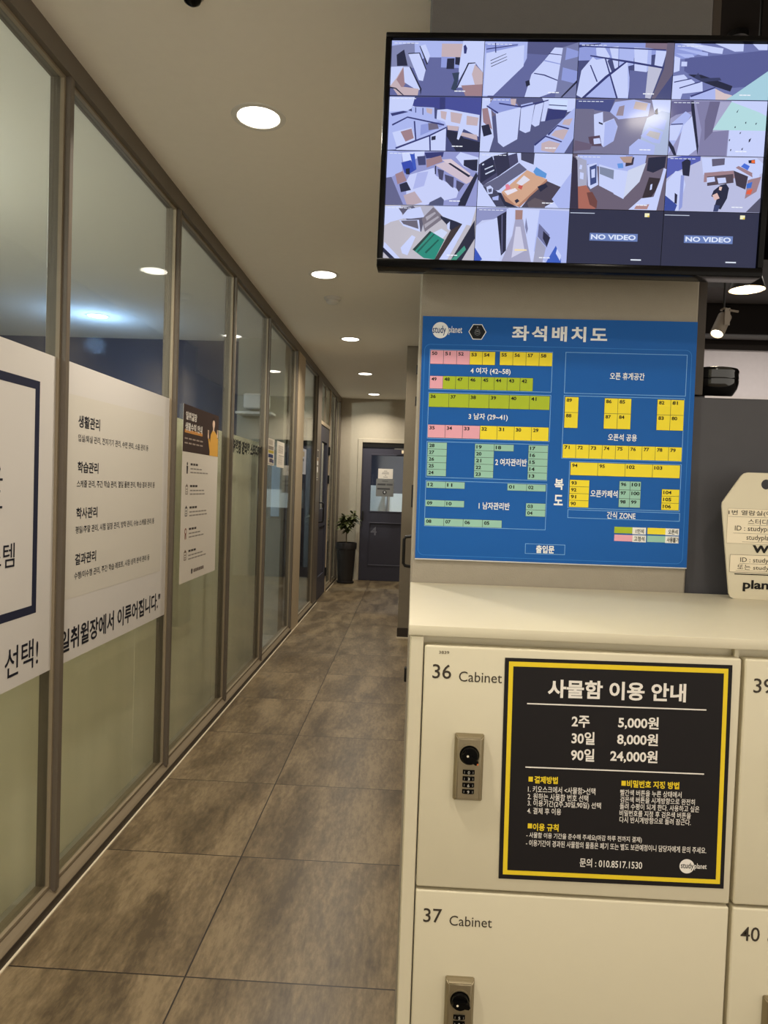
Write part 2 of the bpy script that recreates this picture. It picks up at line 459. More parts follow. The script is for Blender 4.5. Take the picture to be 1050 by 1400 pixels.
NOTICE_WHITE = [
    ('사물함 이용 안내', 60.8, 274.9, 191.0, 26.1, 0.03),
    ('2주', 95.5, 229.4, 24.9, 16.9, 0.025),
    ('5,000원', 159.9, 230.2, 55.9, 18.4, 0.025),
    ('30일', 96.1, 206.1, 32.0, 18.1, 0.025),
    ('8,000원', 159.3, 206.6, 56.3, 18.4, 0.025),
    ('90일', 96.0, 182.2, 32.4, 18.1, 0.025),
    ('24,000원', 150.6, 182.5, 65.3, 18.8, 0.025),
    ('1. 키오스크에서 <사물함>선택', 37.5, 130.8, 94.1, 9.7, 0.008),
    ('2. 원하는 사물함 번호 선택', 37.4, 120.3, 84.7, 9.7, 0.008),
    ('3. 이용기간(2주,30일,90일) 선택', 37.6, 110.1, 102.4, 10.4, 0.008),
    ('4. 결제 후 이용', 37.5, 99.8, 47.3, 9.3, 0.008),
    ('빨간색 버튼을 누른 상태에서', 166.2, 131.0, 84.7, 8.8, 0.008),
    ('검은색 버튼을 시계방향으로 완전히', 166.5, 121.3, 103.1, 8.8, 0.008),
    ('돌려 수평이 되게 한다. 사용하고 싶은', 166.3, 111.6, 109.8, 8.8, 0.008),
    ('비밀번호를 지정 후 검은색 버튼을', 166.2, 101.9, 98.6, 8.8, 0.008),
    ('다시 반시계방향으로 돌려 잠근다.', 166.5, 92.5, 98.6, 8.9, 0.008),
    ('- 사물함 이용 기간을 준수해 주세요(마감 하루 전까지 결제)', 37.2, 64.3, 161.2, 9.3, 0.008),
    ('- 이용기간이 경과된 사물함의 물품은 폐기 또는 별도 보관예정이니 담당자에게 문의 주세요.', 37.1, 53.5, 250.8, 9.3, 0.008),
    ('문의 : 010.8517.1530', 113.1, 28.6, 87.0, 12.7, 0.012),
    ('planet', 272.4, 29.8, 16.8, 10.0, 0.008),
]
NOTICE_YELLOW = [
    ('결제방법', 45.9, 144.4, 32.9, 10.4, 0.03),
    ('이용 규칙', 46.0, 76.7, 36.0, 10.8, 0.03),
    ('비밀번호 지정 방법', 174.9, 143.9, 72.3, 10.4, 0.03),
]
NOTICE_DARK = [
    ('study', 253.7, 29.8, 17.6, 10.8, 0.008),
]
NOTICE_RULES = [(32.6, 253.1, 280.5, 251.4), (32.9, 162.3, 280.7, 161.3)]
NOTICE_FRAME = [(5.7, 6.4, 308.6, 311.0), (11.9, 12.8, 302.6, 304.3)]
NOTICE_SQUARES = [(40.9, 144.9), (41.8, 77.9), (170.4, 144.3)]
NOTICE_DISC = (262.0, 29.9)
POSTER_CARE = [
    ('생활관리', 2167.0, 1453.7, 151.7, 39.0, 0.012),
    ('입실/퇴실 관리, 전자기기 관리, 수면 관리, 소음 관리 등', 2167.5, 1401.5, 583.5, 23.9, 0),
    ('학습관리', 2167.8, 1311.1, 146.0, 35.8, 0.012),
    ('스케줄 관리, 주간 학습 관리, 열일 플랜 관리, 학습 결과 관리 등', 2164.8, 1258.4, 664.8, 24.3, 0),
    ('학사관리', 2165.1, 1166.5, 147.7, 36.0, 0.012),
    ('평일/주말 관리, 시험 일정 관리, 방학 관리, 수능 스케줄 관리 등', 2162.1, 1114.0, 671.3, 24.5, 0),
    ('결과관리', 2162.6, 1021.7, 147.2, 36.2, 0.012),
    ('수행/미수행 관리, 주간 학습 레포트, 시험 성적 분석 관리 등', 2159.6, 970.2, 630.6, 24.5, 0),
    ('일취월장에서 이루어집니다."', 2080.1, 777.6, 843.3, 70.2, 0.01),
]
POSTER_SYSTEM = [
    ('템', 1775.3, 1069.2, 51.2, 61.4, 0.0),
    ('선택!', 1799.2, 784.2, 154.9, 80.9, 0.0),
]
POSTER_RULES = [
    ('일취월장', 3199.0, 1579.5, 164.5, 37.6, 0.03),
    ('생활수칙 안내', 3192.0, 1530.1, 261.4, 38.1, 0.03),
]
GLASS_LETTERS = [
    ('취월장 관리형 스터디카페', 4043.2, 1494.2, 793.8, 82.6, 0.02),
]

# ================================================================== SETTING
CEIL = 2.49
struct('floor', MB().box(-4.0, -3.0, -0.1, 4.6, 12.2, 0.0), M['floor'])
struct('floor_study_room', MB().box(-3.9, -2.9, 0.0, -1.105, 9.84, 0.004), M['pale_floor'])
struct('ceiling', MB().box(-1.12, -3.0, CEIL, 0.57, 12.2, CEIL + 0.08), M['ceiling'])
struct('ceiling_lobby', MB().box(0.57, -3.0, CEIL, 3.2, 1.42, CEIL + 0.08), M['ceiling'])
struct('ceiling_cafe', MB().box(0.57, 1.42, 2.92, 4.6, 5.3, 3.0), M['black_ceiling'])
struct('ceiling_study_room', MB().box(-4.0, -3.0, CEIL, -1.12, 12.2, CEIL + 0.08), M['ceiling'])
# café corner behind the pillar
struct('wall_cafe', MB().box(0.4, 5.0, 0.0, 4.6, 5.15, 2.31), M['cafe_white'])
struct('wall_cafe_upper', MB().box(0.4, 4.98, 2.31, 4.6, 5.15, 2.92), M['black_ceiling'])
struct('wall_cafe_right', MB().box(4.5, 1.42, 0.0, 4.6, 5.0, 2.92), M['black_ceiling'])
struct('trim_bulkhead', MB().box(0.57, 1.40, CEIL, 3.2, 1.42, 2.92), M['black_ceiling'])
struct('trim_duct', MB().box(1.2, 4.55, 2.60, 4.5, 4.9, 2.78), M['duct'])
struct('trim_conduit', MB().tube([(0.6, 4.93, 2.385), (4.5, 4.93, 2.385)], 0.018), M['duct'])
# pillar that carries the monitor and the chart
struct('wall_pillar', MB().box(0.0, 1.465, 0.0, 0.561, 1.90, 1.93, 0.004, 1), M['pillar'])
struct('wall_pillar_upper', MB().box(0.0, 1.465, 1.93, 0.561, 1.90, CEIL, 0.004, 1), M['pillar_shade'])  # same pillar, its upper shade painted in by the darker plaster
struct('trim_pillar_edge', MB().box(0.562, 1.47, 1.49, 0.578, 1.60, CEIL + 0.4).box(0.578, 1.63, 1.49, 0.60, 1.72, 2.0), M['dark_base'])
struct('wall_partition', MB().box(0.562, 1.475, 0.0, 1.7, 1.70, 1.488, 0.003, 1), M['half_wall'])
struct('trim_partition', MB().box(0.585, 1.4735, 1.4845, 1.7, 1.4765, 1.4885), M['cafe_white'])
# right side of the corridor: a wall seen edge-on, then a return
struct('wall_right', MB().box(0.022, 1.90, 0.0, 0.12, 6.05, CEIL), M['greige'])
struct('baseboard_right', MB().box(0.014, 1.90, 0.0, 0.022, 3.395, 0.08).box(0.014, 4.405, 0.0, 0.022, 6.04, 0.08), M['taupe_pale'])
struct('wall_return', MB().box(-0.092, 6.05, 0.0, 0.40, 6.42, CEIL).box(0.36, 6.42, 0, 0.46, 9.72, CEIL), M['greige'])
struct('baseboard_return', MB().box(-0.096, 6.040, 0.012, 0.10, 6.05, 0.088), M['dark_base'])
struct('trim_return_caulk', MB().box(-0.10, 6.032, 0.0, 0.10, 6.05, 0.012), M['caulk'])
# end wall with the door opening
struct('wall_far', MB().box(-1.12, 9.72, 0, -0.755, 9.84, CEIL).box(-0.755, 9.72, 1.93, 0.46, 9.84, CEIL).box(0.20, 9.72, 0, 0.46, 9.84, 1.93), M['beige'])
# left: glazed partition
MF = [(-0.874, -0.852), (0.124, 0.146), (1.079, 1.101), (2.032, 2.054), (2.988, 3.010), (3.944, 3.966), (4.894, 4.916)]
struct('trim_top_rail', MB().box(-1.082, -3.0, 2.425, -1.018, 9.72, CEIL), M['taupe'])
sill = [(-1.082, 0.0), (-1.018, 0.0), (-1.018, 0.032), (-1.024, 0.040), (-1.042, 0.058), (-1.082, 0.058)]
mb = MB().prism(sill, 'y', -3.0, 7.70).prism(sill, 'y', 8.56, 9.72)
struct('trim_sill', mb, M['sill'])
struct('baseboard_left', MB().box(-1.0185, -3.0, 0.004, -1.0165, 7.70, 0.030).box(-1.0185, 8.56, 0.004, -1.0165, 9.72, 0.030), M['dark_base'])
struct('trim_floor_caulk', MB().box(-1.02, -3.0, 0.0, -1.010, 7.70, 0.004).box(-1.02, 8.56, 0.0, -1.010, 9.72, 0.004), M['caulk'])
for i, (a, b) in enumerate(MF):
    struct('trim_mullion_%d' % (i + 1), MB().box(-1.082, a, 0.045, -1.020, b, 2.43, 0.0015, 1), M['taupe'])
struct('trim_mullion_8', MB().box(-1.082, 6.05, 0.045, -1.020, 6.095, 2.43, 0.0015, 1), M['taupe'])
struct('trim_column', MB().box(-1.082, 6.097, 0.0, -1.016, 6.45, 2.43), M['taupe_pale'])
struct('trim_mullion_9', MB().box(-1.082, 7.40, 0.0, -1.020, 7.69, 2.43, 0.0015, 1), M['taupe'])
struct('trim_mullion_10', MB().box(-1.082, 8.50, 0.0, -1.022, 8.56, 2.43, 0.0015, 1), M['taupe_pale'])
struct('trim_mullion_11', MB().box(-1.082, 9.10, 0.045, -1.022, 9.15, 2.43, 0.0015, 1), M['taupe'])
struct('trim_mullion_12', MB().box(-1.082, 9.57, 0.0, -1.018, 9.72, 2.43), M['taupe'])
struct('trim_transom', MB().box(-1.082, 7.69, 1.955, -1.022, 8.50, 1.995, 0.0015, 1), M['taupe_pale'])

def bead_frame(mb, y0, y1, z0, z1, w=0.008):
    for a in ((y0, z0, y1, z0 + w), (y0, z1 - w, y1, z1), (y0, z0 + w, y0 + w, z1 - w), (y1 - w, z0 + w, y1, z1 - w)):
        mb.box(-1.048, a[0], a[1], -1.036, a[2], a[3])
    return mb
WIN = [(-2.2, -0.874), (-0.852, 0.124), (0.146, 1.079), (1.101, 2.032), (2.054, 2.988), (3.010, 3.944), (3.966, 4.894), (4.916, 6.05), (6.45, 7.40), (8.56, 9.10), (9.15, 9.57)]
for i, (a, b) in enumerate(WIN):
    w = thing('window_%d' % (i + 1), (-1.05, (a + b) / 2, 0.058), kind='structure')
    MB().box(-1.054, a, 0.058, -1.046, b, 2.425).build('glass', M['glass'], w)
    bead_frame(MB(), a, b, 0.058, 2.425).build('glazing_bead', M['bead'], w)
w = thing('window_12', (-1.05, 8.1, 1.995), kind='structure')
MB().box(-1.054, 7.69, 1.995, -1.046, 8.50, 2.425).build('glass', M['glass'], w)
bead_frame(MB().box(-1.045, 8.08, 2.0, -1.03, 8.10, 2.42), 7.69, 8.50, 1.995, 2.425).build('glazing_bead', M['bead'], w)
# pale boards standing just behind the lower glass
mb = MB()
for k in range(7): mb.box(-1.154, -2.9 + k * 1.166, 0.0, -1.150, -2.9 + (k + 1) * 1.166 - 0.003, 1.584)
struct('trim_study_board', mb, M['board'])
# the rooms behind the glass
struct('wall_study_back', MB().box(-4.0, -3.0, 0, -3.9, 9.9, CEIL), M['blue_paint'])
struct('wall_study_end', MB().box(-3.9, 6.06, 0, -1.42, 6.16, CEIL), M['blue_paint'])
struct('wall_study_pier', MB().box(-1.50, 5.92, 0, -1.105, 6.16, CEIL), M['pale_wall'])
struct('wall_study_near', MB().box(-3.9, -3.0, 0, -1.12, -2.9, CEIL), M['blue_paint'])
struct('wall_room_end', MB().box(-3.9, 9.84, 1.80, -1.10, 9.9, CEIL).box(-3.9, 9.6, 2.2, -1.1, 9.84, CEIL), M['pale_wall'])
struct('wall_room_end_lower', MB().box(-3.9, 9.84, 0.0, -1.082, 9.9, 1.80), M['pale_blue'])
struct('baseboard_room', MB().box(-3.9, 9.825, 0.0, -1.082, 9.84, 0.14), M['dark_base'])
# room beyond the end door
struct('wall_beyond', MB().box(-1.6, 12.0, 0, 1.4, 12.1, CEIL), M['blue_paint'])
struct('wall_beyond_left', MB().box(-1.6, 9.84, 0, -1.5, 12.0, CEIL), M['pale_blue'])
struct('wall_beyond_right', MB().box(1.4, 9.84, 0, 1.5, 12.0, CEIL), M['pale_blue'])
struct('ceiling_beyond', MB().box(0.57, 9.84, CEIL, 1.5, 12.2, CEIL + 0.08), M['ceiling'])

# ---- door in the left partition (navy, with a narrow glass)
d = thing('door_1', (-1.05, 8.1, 0.0), kind='structure')
def door_leaf_left():
    mb = MB(); x0, x1 = -1.075, -1.03
    mb.box(x0, 7.70, 0.004, x1, 8.50, 0.26).box(x0, 7.70, 0.26, x1, 7.86, 1.95).box(x0, 8.34, 0.26, x1, 8.50, 1.95)
    mb.box(x0, 7.86, 1.78, x1, 8.34, 1.95).box(x0, 7.86, 0.82, x1, 8.34, 1.02)
    mb.box(x0 + 0.01, 7.86, 0.26, x1 - 0.012, 8.34, 0.82)
    return mb
door_leaf_left().build('door_leaf', M['navy_door'], d)
MB().box(-1.056, 7.86, 1.02, -1.050, 8.34, 1.78).build('door_glass', M['glass'], d)
MB().tube([(-1.03, 7.76, 0.88), (-0.985, 7.76, 0.885), (-0.978, 7.76, 0.90), (-0.978, 7.76, 1.08), (-0.985, 7.76, 1.095), (-1.03, 7.76, 1.10)], 0.009).build('door_handle', M['black'], d, smooth=True)
for z in (1.36, 1.70, 0.25):
    MB().box(-1.032, 8.485, z - 0.05, -1.012, 8.515, z + 0.05).build('hinge', M['black'], d)

# ---- end door (navy, half glazed, grey number 4)
d = thing('door_2', (-0.25, 9.70, 0.0), kind='structure')
X0, X1, y0, y1 = -0.712, 0.16, 9.735, 9.775
mb = MB()
mb.box(X0, y0, 0.004, X0 + 0.12, y1, 1.83).box(X1 - 0.12, y0, 0.004, X1, y1, 1.83).box(X0 + 0.12, y0, 1.735, X1 - 0.12, y1, 1.83)
mb.box(X0 + 0.12, y0, 0.80, X1 - 0.12, y1, 0.955).box(X0 + 0.12, y0, 0.004, X1 - 0.12, y1, 0.21).box(X0 + 0.12, y0 + 0.012, 0.21, X1 - 0.12, y1 - 0.01, 0.80)
mb.build('door_leaf', M['navy_door'], d)
MB().box(X0, 9.72, 1.835, X1, 9.78, 1.895).build('door_header', M['black'], d)
mb = MB()
for a in ((X0 + 0.115, 0.205, X1 - 0.115, 0.222), (X0 + 0.115, 0.79, X1 - 0.115, 0.806), (X0 + 0.115, 0.222, X0 + 0.13, 0.79)):
    mb.box(a[0], y0 - 0.006, a[1], a[2], y0 + 0.014, a[3], 0.003, 1)
for a in ((X0 + 0.115, 0.945, X1 - 0.115, 0.963), (X0 + 0.115, 1.725, X1 - 0.115, 1.745), (X0 + 0.115, 0.963, X0 + 0.128, 1.725)):
    mb.box(a[0], y0 - 0.005, a[1], a[2], y0 + 0.012, a[3], 0.003, 1)
mb.build('moulding', M['navy_door'], d)
MB().box(X0 + 0.12, 9.752, 0.955, X1 - 0.12, 9.758, 1.735).build('door_glass', M['glass'], d)
MB().box(X0 + 0.018, y0 - 0.035, 0.83, X0 + 0.043, y0 - 0.018, 0.96, 0.004).box(X0 + 0.022, y0 - 0.02, 0.84, X0 + 0.04, y0, 0.865).box(X0 + 0.022, y0 - 0.02, 0.925, X0 + 0.04, y0, 0.95).build('door_handle', M['black'], d)
cl = MB().box(-0.175, 9.64, 1.755, 0.06, 9.69, 1.80, 0.006).build('door_closer', M['cream_inner'], d)
MB().box(-0.275, 9.655, 1.812, -0.10, 9.675, 1.824).build('closer_arm', M['steel'], cl)
n4 = Print((X0 + 0.12, y0 + 0.0115, 0.0)); n4.text('4', 0.025, 0.685, 0.085, 0.115, (120, 120, 130), 0.01, 0, 1)
n4.build('number', M['print_matt'], d)
mb = MB().box(-0.775, 9.705, 0.0, -0.715, 9.80, 1.95, 0.004, 1).box(-0.715, 9.705, 1.895, 0.20, 9.80, 1.95, 0.004, 1).box(0.16, 9.705, 0, 0.20, 9.80, 1.895)
struct('trim_door_frame', mb, M['beige'])
struct('trim_far_caulk', MB().box(-1.02, 9.712, 0.0, -0.715, 9.722, 0.008), M['caulk'])

# ---- door in the right wall, seen edge-on (only its hardware stands out)
d = thing('door_3', (0.02, 4.0, 0.0), kind='structure')
MB().box(0.006, 3.40, 0.006, 0.022, 4.40, 2.10, 0.003, 1).build('door_leaf', M['greige'], d)
MB().tube([(0.006, 3.50, 0.895), (-0.028, 3.50, 0.90), (-0.036, 3.50, 0.912), (-0.036, 3.50, 1.03), (-0.028, 3.50, 1.042), (0.006, 3.50, 1.047)], 0.008).build('door_handle', M['black'], d, smooth=True)
for z in (1.85, 1.70):
    MB().box(-0.006, 3.41, z - 0.022, 0.012, 3.44, z + 0.022, 0.002).build('hinge', M['black'], d)
MB().box(-0.012, 3.46, 0.33, 0.008, 3.50, 0.40, 0.004).build('door_stop', M['black'], d)
MB().box(-0.008, 3.44, 1.19, 0.008, 3.47, 1.30, 0.003).build('keyhole_plate', M['black'], d)

# ================================================================== LAMPS
def downlight(x, y, label, watts, first=[None], grp='round recessed corridor downlights', kind='lamp', col=WARM, CEIL=CEIL):
    t = thing('downlight', (x, y, CEIL), label, 'ceiling light', grp)
    R = 0.072
    MB().lathe([(R - 0.004, -0.001), (R, -0.004), (R + 0.016, -0.003), (R + 0.018, 0.0)], x, y, CEIL, 40, None, False).build('trim_ring', M['white'], t, smooth=True)
    MB().lathe([(0.0001, -0.0025), (R - 0.003, -0.0025), (R - 0.003, 0.0)], x, y, CEIL, 40).build('diffuser', M[kind], t)
    ld = bpy.data.lights.new('downlight_beam', 'AREA'); ld.shape = 'DISK'; ld.size = 0.13; ld.energy = watts; ld.color = col; ld.spread = math.radians(140)
    lo = bpy.data.objects.new('downlight_beam', ld); C.objects.link(lo); lo.parent = t; lo.location = (0, 0, -0.008)
    return t
CL = 'round recessed ceiling light in the corridor, '
downlight(-0.555, 2.368, CL + 'the nearest and largest one', LAMP_W)
downlight(-0.556, 4.09, CL + 'second from the camera', LAMP_W)
downlight(-0.558, 5.838, CL + 'third, just beyond the smoke detector', LAMP_W)
downlight(-0.556, 7.588, CL + 'fourth, above the blue side door', LAMP_W)
downlight(-0.552, 9.217, CL + 'farthest, right in front of the end wall', LAMP_W)
LB = 'round recessed lobby ceiling light above the camera side, '
downlight(-0.556, 0.64, LB + 'in line with the corridor lights', LAMP_W, grp='lobby downlights')
downlight(0.70, 0.18, LB + 'in front of the lockers', LOBBY_W, grp='lobby downlights')
downlight(-0.11, -1.145, LB + 'behind to the left', LOBBY_W, grp='lobby downlights')
downlight(0.58, -1.45, LB + 'behind to the right', LOBBY_W, grp='lobby downlights')
def globe(x, y, watts, label, col):  # unseen globes added to brighten the rooms behind the glass
    t = thing('fill_globe', (x, y, CEIL), label, 'ceiling light', 'study room lights')
    MB().lathe([(0.05, 0.0), (0.05, -0.02), (0.035, -0.03)], x, y, CEIL, 24).build('fill_globe_base', M['white'], t, smooth=True)
    MB().lathe([(0.035, -0.03), (0.05, -0.045), (0.055, -0.062), (0.05, -0.08), (0.03, -0.093), (0.0001, -0.098)], x, y, CEIL, 24).build('fill_globe_bulb', M['lamp_cool'], t, smooth=True)
    ld = bpy.data.lights.new('fill_globe_light', 'POINT'); ld.energy = watts; ld.color = col; ld.shadow_soft_size = 0.05
    lo = bpy.data.objects.new('fill_globe_light', ld); C.objects.link(lo); lo.parent = t; lo.location = (0, 0, -0.17)
t = downlight(-2.40, 5.25, 'cool white ceiling light seen through the glass above the second poster', 7, grp='study room lights', kind='lamp_cool', col=COOL)
ld = bpy.data.lights.new('added_haze_glow', 'POINT'); ld.energy = 8; ld.color = (0.32, 0.56, 1.0); ld.shadow_soft_size = 0.06  # added point light, stands in for the bluish haze round the lamp
lo = bpy.data.objects.new('added_haze_glow', ld); C.objects.link(lo); lo.parent = t; lo.location = (0, 0, -0.22)
globe(-2.60, 2.2, 90, 'added unseen globe brightening the study room behind the posters', (0.98, 1.0, 0.93))
globe(-2.60, -0.8, 36, 'added unseen globe brightening the study room nearest the camera', (0.98, 1.0, 0.93))
globe(-2.30, 8.2, 45, 'added unseen globe brightening the room behind the blue side door', (0.95, 1.0, 0.98))
downlight(-0.10, 10.9, 'ceiling light in the room behind the end door', 14, grp='study room lights', kind='lamp_cool', col=COOL)

t = thing('smoke_detector', (-0.561, 4.583, CEIL), 'small white round smoke detector on the corridor ceiling', 'smoke detector')
MB().lathe([(0.055, 0.0), (0.055, -0.012), (0.048, -0.018)], -0.561, 4.583, CEIL, 32).build('base', M['white'], t, smooth=True)
MB().lathe([(0.040, -0.018), (0.040, -0.032), (0.030, -0.040), (0.0001, -0.042)], -0.561, 4.583, CEIL, 32).build('sensor_dome', M['white'], t, smooth=True)
t = thing('ceiling_sensor', (-0.592, 1.78, CEIL), 'small dark dome sensor on the ceiling at the very top of the view', 'sensor')
MB().lathe([(0.030, 0.0), (0.030, -0.006), (0.026, -0.010)], -0.592, 1.78, CEIL, 24).build('ring', M['steel'], t, smooth=True)
MB().lathe([(0.024, -0.010), (0.020, -0.022), (0.010, -0.029), (0.0001, -0.030)], -0.592, 1.78, CEIL, 24).build('dome', M['black_gloss'], t, smooth=True)

# café spot on a cord
sx, sy, sz = 1.075, 2.6, 1.915
t = thing('spotlight', (sx, sy, 2.92), 'small pale cylinder spotlight hanging on a black cord beside the pillar', 'spotlight')
MB().tube([(sx + 0.008, sy, 2.92), (sx + 0.008, sy, 1.95)], 0.004, 8).lathe([(0.035, 2.92), (0.035, 2.90)], sx + 0.008, sy, 0, 24).build('cord', M['black'], t)
RM = Matrix.Rotation(math.radians(28), 3, 'Y') @ Matrix.Rotation(math.radians(-20), 3, 'X')
hd = MB().lathe([(0.0001, 0.050), (0.020, 0.046), (0.0235, 0.042), (0.0235, -0.042), (0.0205, -0.042), (0.0205, -0.034)], sx, sy, sz - 0.014, 28, RM).build('lamp_head', M['beige_metal'], t, smooth=True)
MB().lathe([(0.0001, -0.036), (0.0203, -0.036), (0.0203, -0.032)], sx, sy, sz - 0.014, 24, RM).build('bulb', M['spot_glow'], hd)
MB().box(sx + 0.0, sy - 0.031, sz - 0.02, sx + 0.018, sy - 0.028, sz + 0.045).box(sx + 0.0, sy - 0.031, sz + 0.04, sx + 0.018, sy + 0.012, sz + 0.045).tube([(sx + 0.015, sy - 0.03, sz + 0.032), (sx + 0.046, sy - 0.03, sz + 0.028)], 0.004, 8).build('bracket', M['beige_metal'], t)
ld = bpy.data.lights.new('spot_beam', 'SPOT'); ld.energy = 14; ld.color = WARM; ld.spot_size = math.radians(70); ld.shadow_soft_size = 0.02
lo = bpy.data.objects.new('spot_beam', ld); C.objects.link(lo); lo.parent = hd
q = RM @ Vector((0, 0, -0.055)); lo.location = Vector((sx, sy, sz - 0.014)) + q - ORG[hd]
lo.rotation_euler = (RM @ Vector((0, 0, -1))).to_track_quat('-Z', 'Y').to_euler()
# pendant with a wide black shade
px, py, pz = 0.982, 2.2, 1.912
t = thing('pendant_lamp', (px, py, 2.92), 'black cone pendant lamp with glowing cream inside below the monitor corner', 'pendant lamp')
MB().tube([(px, py, 2.92), (px, py, pz + 0.07)], 0.004, 8).build('cord', M['black'], t)
MB().lathe([(0.012, 0.085), (0.022, 0.07), (0.034, 0.055), (0.051, 0.0)], px, py, pz, 36, None, False).build('shade', M['black'], t, smooth=True)
MB().lathe([(0.0495, 0.001), (0.033, 0.053), (0.0001, 0.056)], px, py, pz, 36, None, False).build('reflector', M['cream_inner'], t, smooth=True)
MB().lathe([(0.0001, 0.012), (0.013, 0.016), (0.018, 0.028), (0.012, 0.045), (0.008, 0.05)], px, py, pz, 20).build('bulb', M['spot_glow'], t, smooth=True)
ld = bpy.data.lights.new('pendant_glow', 'POINT'); ld.energy = 0.35; ld.color = WARM; ld.shadow_soft_size = 0.01
lo = bpy.data.objects.new('pendant_glow', ld); C.objects.link(lo); lo.parent = t; lo.location = (0, 0, pz + 0.005 - 2.92)
downlight(2.3, 3.7, 'added unseen café ceiling light brightening the back wall', 34, grp='study room lights', CEIL=2.92)  # added lamp out of view, lifts the café wall

# ================================================================== LOCKERS
LX0, LW, LD = 0.004, 0.4645, 0.452
DH, PITCH, TOP = 0.3475, 0.352, 1.0585
def locker(x0, nums, label, extra, stile=True):
    t = thing('locker', (x0, 1.0, 0.0), label, 'locker', 'cream three-door lockers under the worktop')
    x1 = x0 + LW - 0.002
    mb = MB()
    if stile: mb.box(x0, 1.0, 0.0, x0 + 0.0185, 1.0 + LD, 1.0705, 0.0012, 1)
    mb.box(x1 - 0.006, 1.012, 0.0, x1, 1.0 + LD, 1.0705).box(x0 + 0.0185, 1.022, 0.0, x1 - 0.006, 1.0 + LD, 1.0705)
    mb.build('carcass', M['locker'], t)
    for k, n in enumerate(nums):
        zt = TOP - k * PITCH; zb = zt - DH; dx0 = x0 + 0.0205; dx1 = x1 - 0.002
        dr = MB().box(dx0, 0.998, max(zb, 0.012), dx1, 1.0195, zt, 0.0028, 3).build('door', M['locker'], t, smooth=True)
        p = Print((x0, 0.9978, zt - 1.0585)); ink = (62, 54, 44)
        p.text(n, 0.0325, 1.0222, 0.0265, 0.0205, ink, 0.006, 0, 1)
        p.text('Cabinet', 0.070, 1.0165, 0.0605, 0.0145, ink, 0.0, 0, 1)
        if extra and k == 0: p.text('3839', 0.0405, 1.0495, 0.0145, 0.0042, (95, 84, 66), 0.01, 0, 1)
        p.build('number_lettering', M['print_matt'], dr)
        # combination lock
        lx0, lx1, lz0, lz1 = x0 + 0.0675, x0 + 0.1085, zt - 0.2165, zt - 0.1225
        lk = MB(); cx = (lx0 + lx1) / 2
        def loop(m, y): return [(lx0 + m, y, lz0 + m), (lx1 - m, y, lz0 + m), (lx1 - m, y, lz1 - m), (lx0 + m, y, lz1 - m)]
        rings = [[lk.bm.verts.new(v) for v in loop(*q)] for q in ((0.0, 0.9985), (0.0, 0.992), (0.0042, 0.9865))]
        for a, b in zip(rings, rings[1:]):
            for i in range(4): lk.bm.faces.new((a[i], a[(i + 1) % 4], b[(i + 1) % 4], b[i]))
        lk.bm.faces.new(rings[-1])
        bmesh.ops.bevel(lk.bm, geom=[e for e in lk.bm.edges if not e.is_boundary], offset=0.0012, segments=2, affect='EDGES')
        rx = Matrix.Rotation(PI / 2, 3, 'X')
        kz = zt - 0.1495
        lk.lathe([(0.0155, 0.0), (0.0155, 0.0012), (0.0138, 0.0012), (0.0138, 0.0)], cx, 0.9865, kz, 32, rx)
        L_ = lk.build('combination_lock', M['lock_metal'], t, smooth=True)
        kb = MB().lathe([(0.0122, 0.0), (0.0122, 0.004), (0.0112, 0.006), (0.0001, 0.006)], cx, 0.9865, kz, 32, rx)
        ang = math.radians(-38 if k == 0 else -8); ca, sa = math.cos(ang), math.sin(ang)
        def rp(u, v): return (cx + u * ca - v * sa, kz + u * sa + v * ca)
        kb.prism([rp(*q) for q in ((-0.0105, -0.0034), (0.0125, -0.0034), (0.0145, 0.0), (0.0125, 0.0034), (-0.0105, 0.0034))], 'y', 0.9745, 0.981)
        kb.build('dial_knob', M['black_gloss'], L_, smooth=True)
        pk = Print((cx, 0.9743, kz)); a, b = rp(-0.004, 0.0)[0] - cx, rp(-0.004, 0.0)[1] - kz
        pk.disc(a, b, 0.0016, (235, 225, 200), 1, 14)
        a, b = rp(0.0137, 0.0)[0] - cx, rp(0.0137, 0.0)[1] - kz
        if k == 0: pk.disc(a, b, 0.0012, (220, 110, 50), 1, 10)
        pk.build('pointer_dot', M['print_matt'], L_)
        for w in range(4):
            wz = zt - 0.1735 - w * 0.0092
            wh = MB(); ys = []
            n_ = 8
            pts = [(cx - 0.0085, 0.9866)] + [(cx + 0.0085 * math.cos(PI - PI * i / n_), 0.9868 - 0.0028 * math.sin(PI * i / n_)) for i in range(n_ + 1)] + [(cx + 0.0085, 0.9866)]
            wh.prism(pts, 'z', wz - 0.003, wz + 0.003)
            wo = wh.build('number_wheel', M['black_gloss'], L_)
            dg = Print((cx, 0.9838, wz)); 
            dg.text(str((3 * w + 5 * k) % 10), -0.0014, 0.0, 0.0028, 0.0042, (200, 196, 186), 0, 0, 1)
            dg.rect(-0.0062, -0.0016, -0.0056, 0.0016, (150, 146, 138), -3); dg.rect(0.0056, -0.0016, 0.0062, 0.0016, (150, 146, 138), -3)
            dg.build('wheel_digit', M['print_matt'], L_)
    return t
locker(LX0, ('36', '37', '38'), 'cream three-door locker with cabinets 36 and 37, left end of the row', True)
locker(0.4495, ('39', '40', '41'), 'cream three-door locker with cabinets 39 and 40, cut off by the right edge', False, False)
o = MB().box(0.001, 0.998, 1.0715, 1.42, 1.463, 1.0865, 0.0016, 2).build('worktop', M['worktop'], smooth=True)
tag(o, 'long cream worktop laid over the lockers in front of the pillar', 'worktop')

